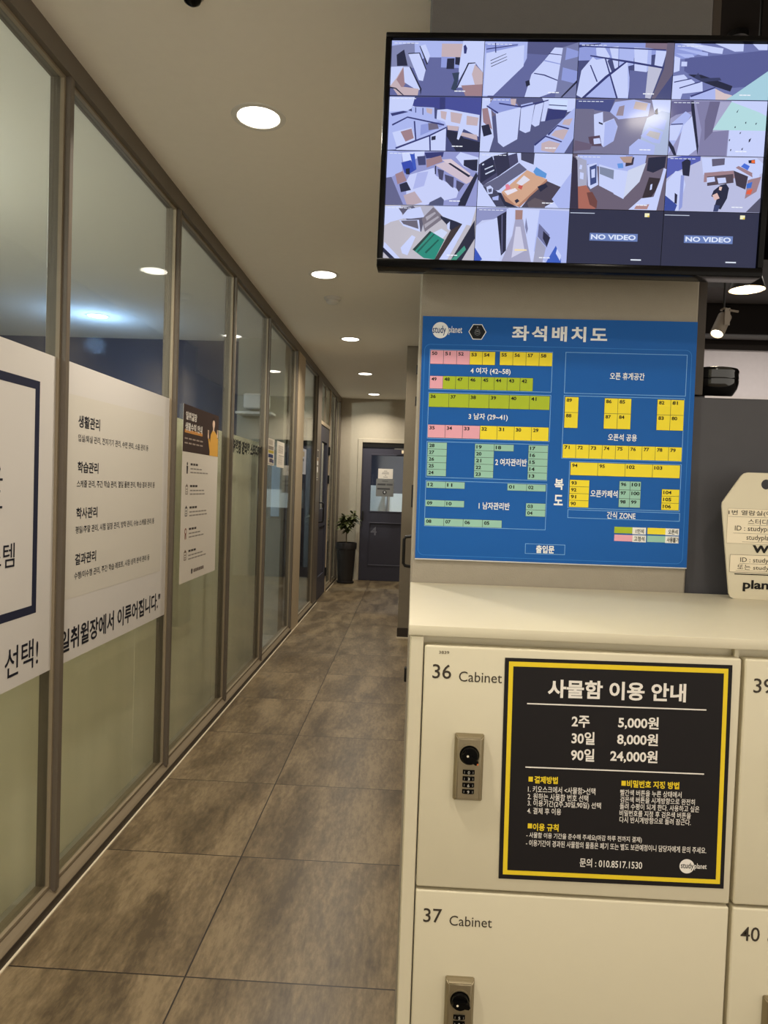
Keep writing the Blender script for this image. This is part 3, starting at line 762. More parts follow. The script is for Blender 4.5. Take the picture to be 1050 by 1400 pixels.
# ---- notice on locker 36
p = Print((0.298 - 0.157, 0.9965, 0.888 - 0.158))
p.o = Vector((0.141, 0.9968, 0.730)); ca = 0.011
p.f = (Vector((math.cos(ca), 0, math.sin(ca))), Vector((-math.sin(ca), 0, math.cos(ca))), Vector((0, -1, 0)))
mm = 0.001
p.board([(0, 0), (0.314, 0), (0.314, 0.316), (0, 0.316)], 0.0006, (30, 27, 28))
YL, WH = (236, 206, 46), (236, 230, 222)
(a, b, c, d_), (e, f, g, h) = NOTICE_FRAME
p.rect(a * mm, b * mm, c * mm, d_ * mm, YL, 1); p.rect(e * mm, f * mm, g * mm, h * mm, (30, 27, 28), 2)
for s_, x, y, w, h, *r in NOTICE_WHITE: p.text(s_, x * mm, y * mm, w * mm, h * mm, WH, r[0], 0, 4 if s_ == 'planet' else 3)
for s_, x, y, w, h, *r in NOTICE_YELLOW: p.text(s_, x * mm, y * mm, w * mm, h * mm, YL, r[0], 0, 3)
for x0, ya, x1, yb in NOTICE_RULES: p.rect(x0 * mm, (ya + yb) / 2 * mm - 0.0009, x1 * mm, (ya + yb) / 2 * mm + 0.0009, WH, 3)
for x, y in NOTICE_SQUARES: p.rect(x * mm - 0.003, y * mm - 0.0035, x * mm + 0.003, y * mm + 0.0035, YL, 3)
p.disc(NOTICE_DISC[0] * mm, NOTICE_DISC[1] * mm, 0.0102, WH, 3)
for s_, x, y, w, h, *r in NOTICE_DARK: p.text(s_, x * mm, y * mm, w * mm, h * mm, (34, 32, 34), r[0], 0, 4)
tag(p.build('notice_sign', M['print']), 'black square notice with yellow border and white price lines on locker door 36', 'notice')

# ---- seat chart on the pillar
p = Print((0.284 - 0.2755, 1.4595, 1.383 - 0.2485))
ca = 0.003; p.f = (Vector((math.cos(ca), 0, math.sin(ca))), Vector((-math.sin(ca), 0, math.cos(ca))), Vector((0, -1, 0)))
BLUE, LINE = (24, 92, 172), (122, 176, 234)
p.board([(0, 0), (0.551, 0), (0.551, 0.497), (0, 0.497)], 0.005, BLUE, (196, 200, 206))
p.rect(0.0, 0.0, 0.551, 0.0022, (205, 205, 205), 1)
KEY = {'pink': (232, 168, 186), 'yellow': (240, 220, 56), 'green': (170, 190, 48), 'teal': (152, 198, 182), 'white': (236, 236, 232)}
x0, y0, x1, y1 = [v * mm for v in SEAT_BORDER]
r = 0.012; pts = []
for cx, cy, a0 in ((x1 - r, y0 + r, -90), (x1 - r, y1 - r, 0), (x0 + r, y1 - r, 90), (x0 + r, y0 + r, 180)):
    pts += [(cx + r * math.cos(math.radians(a0 + 15 * i)), cy + r * math.sin(math.radians(a0 + 15 * i))) for i in range(7)]
p.line(pts + [pts[0]], 0.0009, (60, 132, 208), 1)
for a, b, c, d_ in SEAT_FRAMES: p.outline(a * mm, b * mm, c * mm, d_ * mm, 0.0011, LINE, 1)
for key, a, b, c, d_, nc, nr, nums in SEAT_BLOCKS:
    a, b, c, d_ = a * mm, b * mm, c * mm, d_ * mm; ns = nums.split()
    for i in range(nc):
        for j in range(nr):
            u0 = a + (c - a) * i / nc; u1 = a + (c - a) * (i + 1) / nc; v1 = d_ - (d_ - b) * j / nr; v0 = d_ - (d_ - b) * (j + 1) / nr
            if not ns:
                p.rect(u0, v0, u1, v1, KEY[key], 2); continue
            p.rect(u0, v0, u1, v1, (52, 64, 60), 2); p.rect(u0 + 0.0004, v0 + 0.0004, u1 - 0.0004, v1 - 0.0004, KEY[key], 3)
            s_ = ns[j * nc + i]
            p.text(s_, u0 + 0.0032, v1 - 0.0066, 0.0054 * len(s_), 0.0072, (20, 24, 24), 0.03, 0, 4)
for s_, x, y, w, h, *r_ in SEAT_TEXTS: p.text(s_, x * mm, y * mm, w * mm, h * mm, (240, 242, 244), r_[0], 0.25 if len(r_) > 1 else 0, 3)
for s_, x, y, w, h, *r_ in SEAT_KEYS: p.text(s_, x * mm, y * mm, w * mm, h * mm, (40, 40, 40), r_[0], 0, 4)
(ax, ay), (bx, by) = SEAT_MARKS
p.disc(ax * mm, ay * mm, 0.0164, (240, 242, 244), 3)
for s_, x, y, w, h, *r_ in SEAT_LOGO: p.text(s_, x * mm, y * mm, w * mm, h * mm, (28, 70, 130) if s_ == 'study' else (240, 242, 244), r_[0], 0, 4)
hexa = lambda k: [(bx * mm + k * math.cos(PI / 3 * i), by * mm + k * 0.98 * math.sin(PI / 3 * i)) for i in range(6)]
p.poly(hexa(0.0182), (235, 236, 236), 3); p.poly(hexa(0.0164), (24, 26, 32), 4)
p.disc(bx * mm, by * mm + 0.001, 0.0050, (120, 124, 130), 5); p.disc(bx * mm, by * mm + 0.001, 0.0040, (34, 36, 42), 6)
p.rect(bx * mm - 0.0026, by * mm + 0.0005, bx * mm + 0.0026, by * mm + 0.0022, (150, 152, 156), 7)
p.line([(bx * mm - 0.0062, by * mm - 0.001), (bx * mm - 0.004, by * mm - 0.0055), (bx * mm, by * mm - 0.007), (bx * mm + 0.004, by * mm - 0.0055), (bx * mm + 0.0062, by * mm - 0.001)], 0.0006, (130, 132, 138), 5)
p.disc(bx * mm, by * mm + 0.0095, 0.001, (180, 180, 186), 5, 10)
tag(p.build('seat_chart', M['print']), 'blue seat layout chart board with yellow, green and pink numbered squares on the pillar', 'chart')

# ---- wifi tag standing on the worktop
t = thing('tag_sign', (0.683, 1.405, 1.0865), 'cream tag-shaped information sign with punched hole standing on the worktop, right edge', 'sign')
out = [(-0.050, 0.0)] + [(0.050, 0.0), (0.0575, 0.003), (0.061, 0.010), (0.0825, 0.180), (0.082, 0.187), (0.079, 0.192), (0.048, 0.240), (0.043, 0.2445), (0.036, 0.2465), (-0.036, 0.2465), (-0.043, 0.2445), (-0.048, 0.240), (-0.079, 0.192), (-0.082, 0.187), (-0.0825, 0.180), (-0.061, 0.010), (-0.0575, 0.003)]
cxh, cyh, rh = 0.0, 0.2245, 0.0098
bm = bmesh.new()
def w3(x, y, d): return Vector((0.683 + x, 1.405 + d, 1.0867 + y))
outl = [bm.verts.new(w3(x, y, 0)) for x, y in out]
hol = [bm.verts.new(w3(cxh + rh * math.cos(2 * PI * i / 28), cyh + rh * math.sin(2 * PI * i / 28), 0)) for i in range(28)]
es = [bm.edges.new((l[i], l[(i + 1) % len(l)])) for l in (outl, hol) for i in range(len(l))]
bmesh.ops.triangle_fill(bm, use_beauty=True, edges=es)
ex = bmesh.ops.extrude_face_region(bm, geom=list(bm.faces))
for v in [g for g in ex['geom'] if isinstance(g, bmesh.types.BMVert)]: v.co.y += 0.004
mb = MB(); mb.bm.free(); mb.bm = bm
mb.build('tag_plate', M['worktop'], t)
MB().prism([(1.409, 1.0867), (1.452, 1.0867), (1.452, 1.0895), (1.412, 1.0895), (1.412, 1.17), (1.409, 1.17)], 'x', 0.653, 0.713).build('support_foot', M['worktop'], t)
p = Print((0.683, 1.4048, 1.0867)); K = (44, 38, 32)
PAPER = (232, 220, 194)
p.rect(-0.071, 0.108, 0.071, 0.176, PAPER, 1); p.outline(-0.071, 0.108, 0.071, 0.176, 0.0004, (150, 138, 116), 2)
p.text('1번 열람실(여), 2번', -0.0695, 0.1675, 0.118, 0.011, K, 0.004, 0, 3)
p.text('스터디카페', -0.0315, 0.1515, 0.064, 0.0105, K, 0.0, 0, 3)
p.text('ID : studyplanet1', -0.0560, 0.1365, 0.094, 0.0125, K, 0.0, 0, 3)
p.text('studyplanet2', -0.0330, 0.1195, 0.066, 0.0125, K, 0.0, 0, 3)
for ya, xa, xb in ((0.160, -0.0695, 0.05), (0.1445, -0.032, 0.034), (0.128, -0.059, 0.052), (0.1115, -0.041, 0.042)): p.rect(xa, ya, xb, ya + 0.0004, K, 3)
p.text('WIFI', -0.0205, 0.0985, 0.056, 0.0150, (24, 22, 20), 0.05, 0, 3)
p.rect(-0.0625, 0.052, 0.0625, 0.0865, PAPER, 1); p.outline(-0.0625, 0.052, 0.0625, 0.0865, 0.0006, (84, 74, 60), 2)
p.text('ID : studyplanet', -0.0425, 0.0755, 0.088, 0.0115, K, 0.0, 0, 3); p.text('또는 studyplanet', -0.0475, 0.0615, 0.096, 0.0115, K, 0.0, 0, 3)
p.rect(-0.050, 0.0552, 0.055, 0.0556, K, 3); p.rect(-0.0445, 0.0692, 0.055, 0.0696, K, 3)
p.rect(-0.0525, 0.0478, 0.0525, 0.0496, (24, 22, 20), 3)
p.text('planet', -0.0350, 0.0265, 0.076, 0.0225, (24, 22, 20), 0.03, 0, 3)
p.build('printed_lettering', M['print'], t)

# ---- lidded bowl on the partition
t = thing('lidded_bowl', (0.630, 1.560, 1.4885), 'glossy black lidded bowl on top of the dark grey partition beside the chart', 'bowl')
MB().lathe([(0.0001, 0.003), (0.030, 0.0), (0.033, 0.003), (0.044, 0.012), (0.0515, 0.024), (0.0545, 0.036), (0.0545, 0.042), (0.0525, 0.043), (0.0001, 0.043)], 0.630, 1.560, 1.4885, 44).build('bowl_body', M['black_bowl'], t, smooth=True)
MB().lathe([(0.0001, 0.0432), (0.0535, 0.0432), (0.0545, 0.046), (0.0535, 0.056), (0.0545, 0.0585), (0.0545, 0.0615), (0.0520, 0.066), (0.046, 0.0675), (0.0001, 0.064)], 0.630, 1.560, 1.4885, 44).build('lid', M['black_bowl'], t, smooth=True)

# ---- potted tree at the corridor end
bx, by = -0.865, 9.42
t = thing('potted_tree', (bx, by, 0.0), 'small leafy tree in a tall black pot beside the navy end door', 'potted plant')
po = MB().lathe([(0.0001, 0.02), (0.096, 0.02), (0.100, 0.024), (0.126, 0.43), (0.128, 0.45), (0.137, 0.455), (0.139, 0.535), (0.136, 0.54), (0.126, 0.54), (0.122, 0.50), (0.0001, 0.50)], bx, by, 0, 40).build('pot', M['pot'], t, smooth=True)
MB().lathe([(0.0001, 0.001), (0.112, 0.001), (0.118, 0.022), (0.112, 0.024), (0.0001, 0.018)], bx, by, 0, 36).build('saucer', M['pot'], po, smooth=True)
MB().lathe([(0.0001, 0.515), (0.06, 0.512), (0.1235, 0.506), (0.1235, 0.500)], bx, by, 0, 28).build('soil', M['soil'], t, smooth=True)
st = MB().tube([(bx, by, 0.50), (bx - 0.004, by, 0.62), (bx + 0.003, by, 0.74), (bx - 0.002, by, 0.86)], [0.007, 0.006, 0.006, 0.004], 8)
rnd = random.Random(3); tips = []
for i in range(9):
    a = i * 2.4; zb = 0.74 + 0.012 * i; rr = 0.06 + 0.05 * rnd.random()
    e = (bx + rr * math.cos(a), by + rr * math.sin(a), zb + 0.05 + 0.05 * rnd.random()); tips.append(e)
    st.tube([(bx, by, zb), ((bx + e[0]) / 2, (by + e[1]) / 2, zb + 0.05), e], [0.004, 0.003, 0.002], 6)
st.build('stem', M['stem'], t, smooth=True)
lf = MB()
def leaf(bmm, base, a, tilt, ln, wd):
    d = Vector((math.cos(a) * math.cos(tilt), math.sin(a) * math.cos(tilt), math.sin(tilt))); s_ = Vector((-math.sin(a), math.cos(a), 0)); n_ = d.cross(s_)
    prof = [(0, 0.1), (0.3, 0.85), (0.55, 1.0), (0.8, 0.6), (1.0, 0.03)]; L_ = []
    for u, w_ in prof:
        c0 = Vector(base) + d * (u * ln) + Vector((0, 0, -0.35 * ln * u * u))
        L_.append([bmm.verts.new(c0 - s_ * wd * w_ - n_ * wd * w_ * 0.25), bmm.verts.new(c0), bmm.verts.new(c0 + s_ * wd * w_ - n_ * wd * w_ * 0.25)])
    for p0, p1 in zip(L_, L_[1:]):
        bmm.faces.new((p0[0], p0[1], p1[1], p1[0])); bmm.faces.new((p0[1], p0[2], p1[2], p1[1]))
for i in range(260):
    c = tips[i % 9] if i % 3 else (bx, by, 0.80 + 0.1 * rnd.random())
    leaf(lf.bm, (c[0] + rnd.uniform(-0.02, 0.02), c[1] + rnd.uniform(-0.02, 0.02), c[2] + rnd.uniform(-0.10, 0.02)), rnd.uniform(0, 2 * PI), rnd.uniform(-0.5, 0.9), rnd.uniform(0.075, 0.12), rnd.uniform(0.013, 0.021))
lf.build('foliage', M['leaf'], t)

# ================================================================== MONITOR
SW, SH = 0.680, 0.394
tv = thing('wall_monitor', (0.269, 1.330, 1.901), 'large black wall monitor showing a grid of sixteen camera pictures', 'monitor', rot=(0.024, 0.010, -0.015))
x, z = SW / 2, SH / 2
mb = MB()
mb.box(-x - 0.0105, -0.006, -z - 0.017, x + 0.0105, 0.038, -z - 0.0005, 0.002).box(-x - 0.0105, -0.006, z + 0.0005, x + 0.0105, 0.038, z + 0.0115, 0.002)
mb.box(-x - 0.0105, -0.006, -z - 0.0005, -x - 0.0005, 0.038, z + 0.0005, 0.001).box(x + 0.0005, -0.006, -z - 0.0005, x + 0.0105, 0.038, z + 0.0005, 0.001)
mb.build('bezel', M['black_gloss'], tv, smooth=True)
MB().box(-x - 0.008, 0.004, -z - 0.014, x + 0.008, 0.050, z + 0.009, 0.006).build('housing', M['black'], tv)
MB().box(-0.16, 0.050, -0.10, 0.16, 0.066, 0.10, 0.003).box(-0.05, 0.06, -0.08, 0.05, 0.128, 0.08, 0.003).build('wall_bracket', M['black'], tv)
sc = MB().box(-x, 0.0005, -z, x, 0.0045, z).build('display', M['black_gloss'], tv)

W1, W2, W3 = (200, 210, 252), (172, 184, 240), (144, 156, 220)
FL, FD, DK = (98, 104, 158), (70, 76, 124), (36, 40, 66)
WD, WB, NV = (196, 176, 184), (158, 128, 138), (52, 58, 116)
CAMS = [
 ((27, 30, 530, 336), FL, [(W2, [27, 30, 530, 30, 530, 120, 225, 122, 27, 185]), ((128, 134, 176), [27, 60, 150, 40, 160, 180, 27, 190]), (DK, [55, 110, 95, 80, 118, 170, 60, 172]), (W1, [180, 60, 210, 50, 238, 112, 225, 160, 195, 95]), (DK, [178, 60, 182, 58, 228, 158, 222, 164]), (W1, [118, 103, 180, 97, 218, 190, 205, 255, 182, 250]), (DK, [116, 106, 120, 100, 182, 96, 222, 190, 218, 194, 178, 101]), (WD, [300, 45, 412, 45, 412, 120, 300, 118]), (W3, [300, 118, 410, 122, 405, 180, 300, 178]), (DK, [332, 128, 372, 126, 372, 186, 330, 186]), (DK, [376, 120, 402, 120, 402, 165, 376, 160]), (W1, [415, 30, 530, 30, 530, 155, 450, 150, 400, 250, 398, 180]), (NV, [418, 58, 428, 50, 438, 70, 434, 100, 422, 100]), (WD, [27, 190, 98, 178, 100, 300, 27, 290]), (W1, [27, 178, 95, 175, 60, 240, 27, 285]), (WB, [95, 180, 110, 270, 95, 300, 60, 250]), (W1, [95, 178, 132, 178, 196, 300, 180, 310, 105, 265]), (WD, [40, 295, 105, 290, 185, 300, 180, 336, 70, 336]), (DK, [128, 178, 134, 176, 200, 300, 196, 336, 190, 300]), (DK, [27, 290, 60, 296, 104, 336, 96, 336, 56, 302, 27, 298]), (W1, [448, 155, 488, 152, 492, 285, 395, 290]), (WD, [484, 160, 530, 205, 530, 270, 492, 285, 470, 215]), (W1, [488, 152, 530, 152, 530, 205, 500, 170]), (WB, [415, 278, 530, 270, 530, 336, 440, 336]), (DK, [446, 152, 486, 149, 486, 154, 452, 158, 396, 290, 388, 294]), ((52, 66, 92), [362, 210, 402, 205, 395, 260, 388, 310, 360, 300, 375, 250])]),
 ((535, 30, 1050, 336), FL, [((84, 88, 134), [770, 30, 1050, 30, 1050, 110, 770, 95]), (W2, [535, 30, 770, 30, 770, 120, 750, 165, 560, 336, 535, 336]), (W1, [545, 95, 752, 48, 754, 165, 595, 330, 540, 330]), (W3, [535, 45, 720, 40, 715, 55, 545, 95]), (NV, [545, 70, 715, 45, 716, 49, 545, 76]), (NV, [590, 38, 596, 38, 600, 92, 594, 92]), (DK, [570, 135, 655, 96, 655, 99, 570, 139]), (DK, [572, 152, 660, 112, 660, 115, 572, 156]), (DK, [575, 168, 662, 128, 662, 131, 575, 172]), (W1, [920, 60, 965, 62, 945, 300, 850, 336, 768, 336, 800, 210, 868, 130]), (W3, [868, 130, 960, 150, 960, 155, 866, 136]), (NV, [815, 202, 872, 210, 948, 240, 948, 246, 868, 216, 812, 207]), (NV, [890, 92, 965, 100, 965, 104, 888, 97]), ((118, 124, 168), [965, 60, 1050, 30, 1050, 336, 935, 336]), (W3, [985, 60, 1050, 80, 1050, 110, 980, 130]), (W3, [970, 170, 1050, 190, 1050, 260, 965, 240]), (DK, [1050, 240, 1050, 256, 975, 336, 965, 336]), (DK, [768, 250, 790, 242, 795, 270, 775, 280])]),
 ((10, 30, 540, 335), FD, [(W3, [10, 30, 500, 30, 500, 80, 280, 120, 10, 130]), ((128, 110, 130), [380, 30, 510, 30, 500, 70, 380, 55]), (W1, [105, 60, 150, 50, 185, 105, 175, 130, 110, 100]), (W1, [180, 55, 230, 50, 235, 180, 215, 170]), (W2, [235, 55, 320, 60, 320, 150, 240, 170]), (W1, [318, 55, 395, 60, 395, 190, 365, 235, 330, 225]), (W2, [395, 60, 415, 60, 418, 160, 395, 190]), (W1, [440, 70, 500, 75, 480, 160, 436, 150]), (W1, [30, 185, 90, 110, 110, 125, 165, 115, 200, 190, 40, 335, 10, 320]), (W2, [60, 330, 200, 200, 285, 130, 305, 240, 300, 335]), (W1, [195, 205, 285, 130, 300, 330, 235, 335]), (FL, [300, 180, 400, 190, 400, 335, 305, 335]), ((190, 192, 216), [402, 155, 480, 165, 425, 335, 395, 330]), (NV, [10, 45, 130, 35, 130, 40, 10, 60]), (NV, [75, 100, 300, 130, 485, 160, 485, 170, 290, 140, 75, 107]), (NV, [40, 335, 165, 215, 280, 128, 285, 134, 175, 225, 58, 335]), (NV, [155, 115, 162, 113, 243, 335, 233, 335]), (NV, [75, 155, 82, 155, 125, 245, 118, 247]), (NV, [40, 50, 495, 65, 495, 72, 40, 56]), ((104, 96, 120), [500, 30, 540, 30, 540, 200, 450, 335, 430, 335, 490, 170])]),
 ((543, 30, 1050, 335), (112, 120, 176), [((88, 94, 150), [600, 110, 800, 90, 1050, 60, 1050, 250, 850, 270, 660, 215, 600, 180]), (W3, [543, 30, 680, 30, 690, 80, 620, 110, 543, 120]), (W1, [570, 32, 640, 30, 800, 55, 795, 85, 740, 80]), (W1, [755, 30, 905, 30, 905, 70, 860, 72]), (W1, [952, 30, 1030, 30, 1030, 62, 985, 62]), (W2, [555, 60, 590, 58, 720, 80, 720, 97, 690, 95]), (W2, [550, 85, 640, 90, 650, 104, 600, 108]), (W1, [545, 100, 575, 110, 575, 180, 545, 190]), (W1, [583, 130, 613, 130, 613, 155, 583, 155]), (W1, [543, 210, 600, 200, 620, 220, 590, 335, 543, 335]), (W1, [555, 245, 640, 225, 660, 240, 640, 300, 590, 305]), (W1, [585, 275, 700, 238, 705, 290, 640, 300]), (W2, [640, 320, 770, 270, 780, 335, 640, 335]), ((214, 196, 200), [770, 275, 820, 300, 860, 310, 860, 335, 775, 335]), (DK, [620, 200, 690, 200, 860, 260, 850, 290, 760, 262, 690, 235]), ((56, 62, 100), [655, 215, 675, 190, 690, 220, 790, 215, 800, 230, 700, 240]), (NV, [550, 240, 640, 220, 640, 225, 550, 246]), (NV, [580, 272, 690, 236, 690, 242, 580, 278]), (NV, [640, 316, 768, 266, 772, 272, 645, 324]), ((168, 208, 224), [1050, 170, 1050, 335, 830, 335, 880, 300])]),  # teal wedge at lower right is a screen reflection painted into the picture
 ((22, 340, 527, 642), FD, [(W1, [22, 345, 160, 345, 160, 400, 125, 420, 22, 430]), ((62, 68, 140), [160, 350, 300, 345, 300, 410, 270, 400, 150, 395]), ((70, 78, 152), [325, 345, 527, 345, 527, 445, 330, 410]), (NV, [298, 345, 328, 345, 330, 410, 300, 415]), (W2, [145, 398, 270, 402, 275, 470, 150, 440]), (WD, [225, 405, 260, 410, 258, 440, 230, 430]), (NV, [165, 402, 170, 402, 172, 445, 167, 445]), (NV, [205, 405, 210, 405, 212, 455, 207, 455]), (W1, [287, 415, 340, 410, 520, 440, 520, 560, 420, 510, 330, 500, 285, 470]), (WD, [305, 420, 340, 425, 335, 470, 310, 460]), (WD, [360, 425, 425, 435, 415, 490, 365, 480]), (WD, [450, 445, 515, 455, 510, 500, 450, 495]), (WD, [345, 500, 410, 505, 405, 530, 350, 525]), (WD, [415, 535, 510, 550, 515, 580, 420, 555]), (DK, [345, 525, 400, 535, 440, 570, 527, 590, 527, 642, 400, 642, 345, 560]), (W1, [410, 510, 440, 510, 412, 580, 402, 575]), (W2, [22, 430, 125, 420, 330, 480, 345, 510, 250, 560, 65, 640, 22, 642]), (W1, [70, 635, 340, 515, 342, 642, 70, 642]), (W1, [45, 545, 150, 515, 175, 580, 75, 630]), (WB, [90, 540, 150, 522, 165, 575, 120, 595]), (W3, [200, 500, 300, 480, 330, 500, 200, 560]), ((110, 104, 130), [240, 490, 290, 490, 300, 520, 245, 530]), (NV, [40, 500, 125, 455, 330, 495, 328, 503, 125, 463, 44, 508]), (NV, [65, 628, 250, 555, 342, 508, 342, 516, 255, 562, 68, 638]), (NV, [160, 480, 168, 480, 180, 585, 172, 585]), (NV, [248, 560, 256, 558, 262, 642, 254, 642]), (DK, [262, 565, 285, 560, 285, 582, 262, 586]), (NV, [30, 440, 100, 425, 130, 430, 40, 455])]),
 ((528, 340, 1030, 642), (84, 88, 130), [(W1, [850, 340, 1030, 340, 1030, 405, 990, 415, 880, 395]), ((206, 222, 255), [890, 345, 990, 350, 985, 408, 890, 390]), (NV, [888, 375, 985, 380, 985, 385, 888, 380]), (NV, [890, 400, 990, 405, 975, 450, 900, 460, 870, 470]), ((112, 102, 126), [560, 345, 700, 345, 740, 400, 600, 440, 528, 480, 528, 400]), (W1, [528, 345, 570, 345, 600, 560, 580, 642, 528, 642]), (W3, [590, 345, 680, 345, 735, 395, 600, 430, 560, 390]), (W1, [605, 430, 738, 392, 728, 570, 655, 615, 625, 590]), (W1, [740, 400, 812, 375, 795, 525, 770, 535, 738, 520]), (W2, [738, 380, 800, 365, 810, 380, 742, 402]), (W1, [815, 380, 860, 365, 842, 490, 820, 500, 800, 485]), (W1, [862, 365, 890, 355, 872, 468, 850, 470]), (NV, [620, 370, 740, 388, 885, 350, 885, 356, 742, 396, 620, 378]), (NV, [555, 385, 620, 425, 615, 432, 553, 393]), (WB, [530, 405, 560, 400, 590, 520, 540, 480]), (WD, [680, 350, 712, 348, 708, 385, 685, 380]), (W2, [822, 600, 880, 550, 1030, 390, 1030, 560, 985, 642, 822, 642]), (WD, [860, 590, 900, 575, 960, 590, 930, 642, 860, 630]), (WD, [930, 520, 975, 510, 1000, 515, 975, 570, 910, 545]), (WD, [975, 460, 1020, 450, 1005, 490, 965, 485]), (NV, [820, 598, 880, 548, 970, 578, 966, 584, 880, 556, 826, 606]), (NV, [890, 540, 940, 488, 1005, 505, 1000, 512, 940, 496, 896, 548]), (DK, [530, 500, 570, 490, 590, 545, 545, 560])]),
 ((-5, 338, 527, 642), (120, 118, 150), [((72, 80, 136), [-5, 345, 215, 340, 190, 410, 100, 400, -5, 420]), ((112, 110, 140), [-5, 395, 100, 395, 105, 560, 60, 600, -5, 642]), (W1, [100, 425, 150, 410, 155, 470, 215, 445, 238, 490, 220, 570, 165, 605, 110, 545]), (W2, [165, 470, 215, 447, 236, 490, 220, 570, 165, 605]), (DK, [130, 465, 155, 474, 152, 482, 130, 474]), (W2, [190, 410, 215, 355, 320, 340, 415, 360, 405, 430, 240, 450]), ((150, 136, 150), [240, 380, 270, 372, 265, 430, 225, 430]), ((196, 178, 176), [330, 350, 400, 360, 390, 400, 320, 390]), (W1, [420, 340, 527, 340, 527, 420, 440, 410]), ((172, 186, 220), [400, 440, 480, 400, 527, 410, 527, 642, 310, 642, 310, 600, 370, 560, 380, 510]), (W2, [310, 600, 360, 555, 455, 590, 450, 642, 310, 642]), (W2, [370, 540, 415, 490, 495, 515, 480, 580, 440, 575]), (W2, [410, 475, 470, 445, 510, 450, 500, 505, 440, 490]), ((188, 184, 190), [420, 510, 480, 522, 470, 560, 400, 535]), ((88, 70, 90), [75, 550, 140, 540, 155, 600, 90, 600]), (W1, [105, 560, 140, 555, 150, 585, 110, 590]), ((104, 92, 118), [0, 570, 100, 590, 90, 620, -5, 630]), (DK, [440, 400, 455, 385, 460, 420, 445, 420])]),
 ((530, 338, 1040, 642), (150, 150, 192), [((98, 96, 142), [530, 345, 650, 340, 640, 400, 560, 420, 530, 440]), (W2, [535, 470, 610, 400, 640, 420, 600, 500, 530, 640]), (W1, [530, 480, 600, 470, 570, 560, 535, 560]), (NV, [536, 470, 600, 466, 600, 472, 536, 476]), (W1, [600, 480, 650, 420, 690, 600, 640, 642, 575, 642]), ((130, 128, 168), [660, 345, 850, 342, 840, 642, 690, 642, 700, 500]), ((108, 104, 140), [735, 345, 790, 345, 770, 500, 720, 560, 715, 450]), ((168, 168, 204), [790, 345, 850, 345, 845, 500, 760, 510]), (W1, [850, 340, 1040, 340, 1040, 642, 845, 642]), ((180, 220, 226), [850, 345, 1000, 400, 1040, 420, 1040, 500, 760, 500]), (DK, [635, 345, 650, 345, 690, 590, 688, 642, 640, 400]), (DK, [528, 560, 560, 600, 575, 642, 560, 642, 528, 590]), (DK, [955, 550, 968, 540, 962, 560, 955, 566]), (DK, [905, 512, 912, 508, 908, 520, 904, 520]), (DK, [850, 550, 856, 548, 854, 560, 850, 560]), (DK, [875, 480, 881, 478, 880, 488, 875, 488]), (DK, [930, 455, 936, 452, 934, 464, 930, 464]), (DK, [985, 460, 992, 456, 988, 468, 984, 468]), (DK, [920, 600, 928, 594, 924, 608, 919, 608]), (DK, [860, 605, 866, 603, 864, 614, 860, 614]), (DK, [880, 400, 890, 386, 884, 404, 880, 404])]),  # teal band at right continues the painted screen reflection
 ((32, 30, 530, 325), (146, 152, 208), [(W2, [32, 30, 60, 30, 110, 40, 118, 140, 60, 175, 32, 180]), ((206, 216, 255), [110, 40, 235, 30, 232, 55, 170, 80, 120, 90]), ((52, 74, 176), [110, 95, 160, 80, 195, 130, 150, 160, 130, 150]), ((60, 88, 190), [155, 45, 180, 42, 195, 130, 180, 130]), (NV, [235, 38, 340, 32, 335, 60, 245, 70]), ((64, 70, 116), [195, 60, 240, 55, 245, 105, 205, 108]), (WB, [245, 75, 325, 52, 335, 85, 250, 120]), ((200, 208, 250), [160, 160, 290, 120, 300, 160, 430, 240, 420, 280, 250, 325, 150, 325, 140, 200]), ((174, 182, 236), [200, 150, 260, 140, 240, 220, 180, 240]), ((206, 190, 206), [295, 105, 350, 85, 520, 175, 470, 205]), ((216, 200, 212), [330, 75, 380, 70, 490, 150, 470, 165]), (DK, [365, 95, 378, 92, 490, 160, 480, 168]), (W1, [405, 60, 430, 32, 530, 60, 530, 140, 450, 110]), (DK, [450, 75, 525, 70, 525, 135, 500, 130, 450, 105]), (DK, [295, 110, 302, 108, 302, 155, 296, 155]), ((72, 72, 104), [310, 125, 345, 135, 340, 190, 320, 180]), ((72, 72, 104), [350, 155, 400, 170, 400, 230, 385, 220, 355, 190]), ((72, 72, 104), [415, 185, 460, 205, 430, 250, 415, 225]), (WB, [80, 160, 120, 142, 145, 195, 95, 215]), (DK, [105, 215, 145, 200, 170, 245, 115, 258]), ((186, 168, 180), [130, 275, 190, 252, 235, 310, 190, 325, 150, 325]), ((98, 100, 140), [32, 180, 60, 175, 130, 325, 32, 325]), ((78, 84, 120), [275, 310, 335, 278, 352, 295, 350, 325, 270, 325]), (DK, [440, 290, 520, 140, 530, 160, 470, 325, 430, 325]), (DK, [135, 130, 158, 125, 160, 160, 140, 160])]),
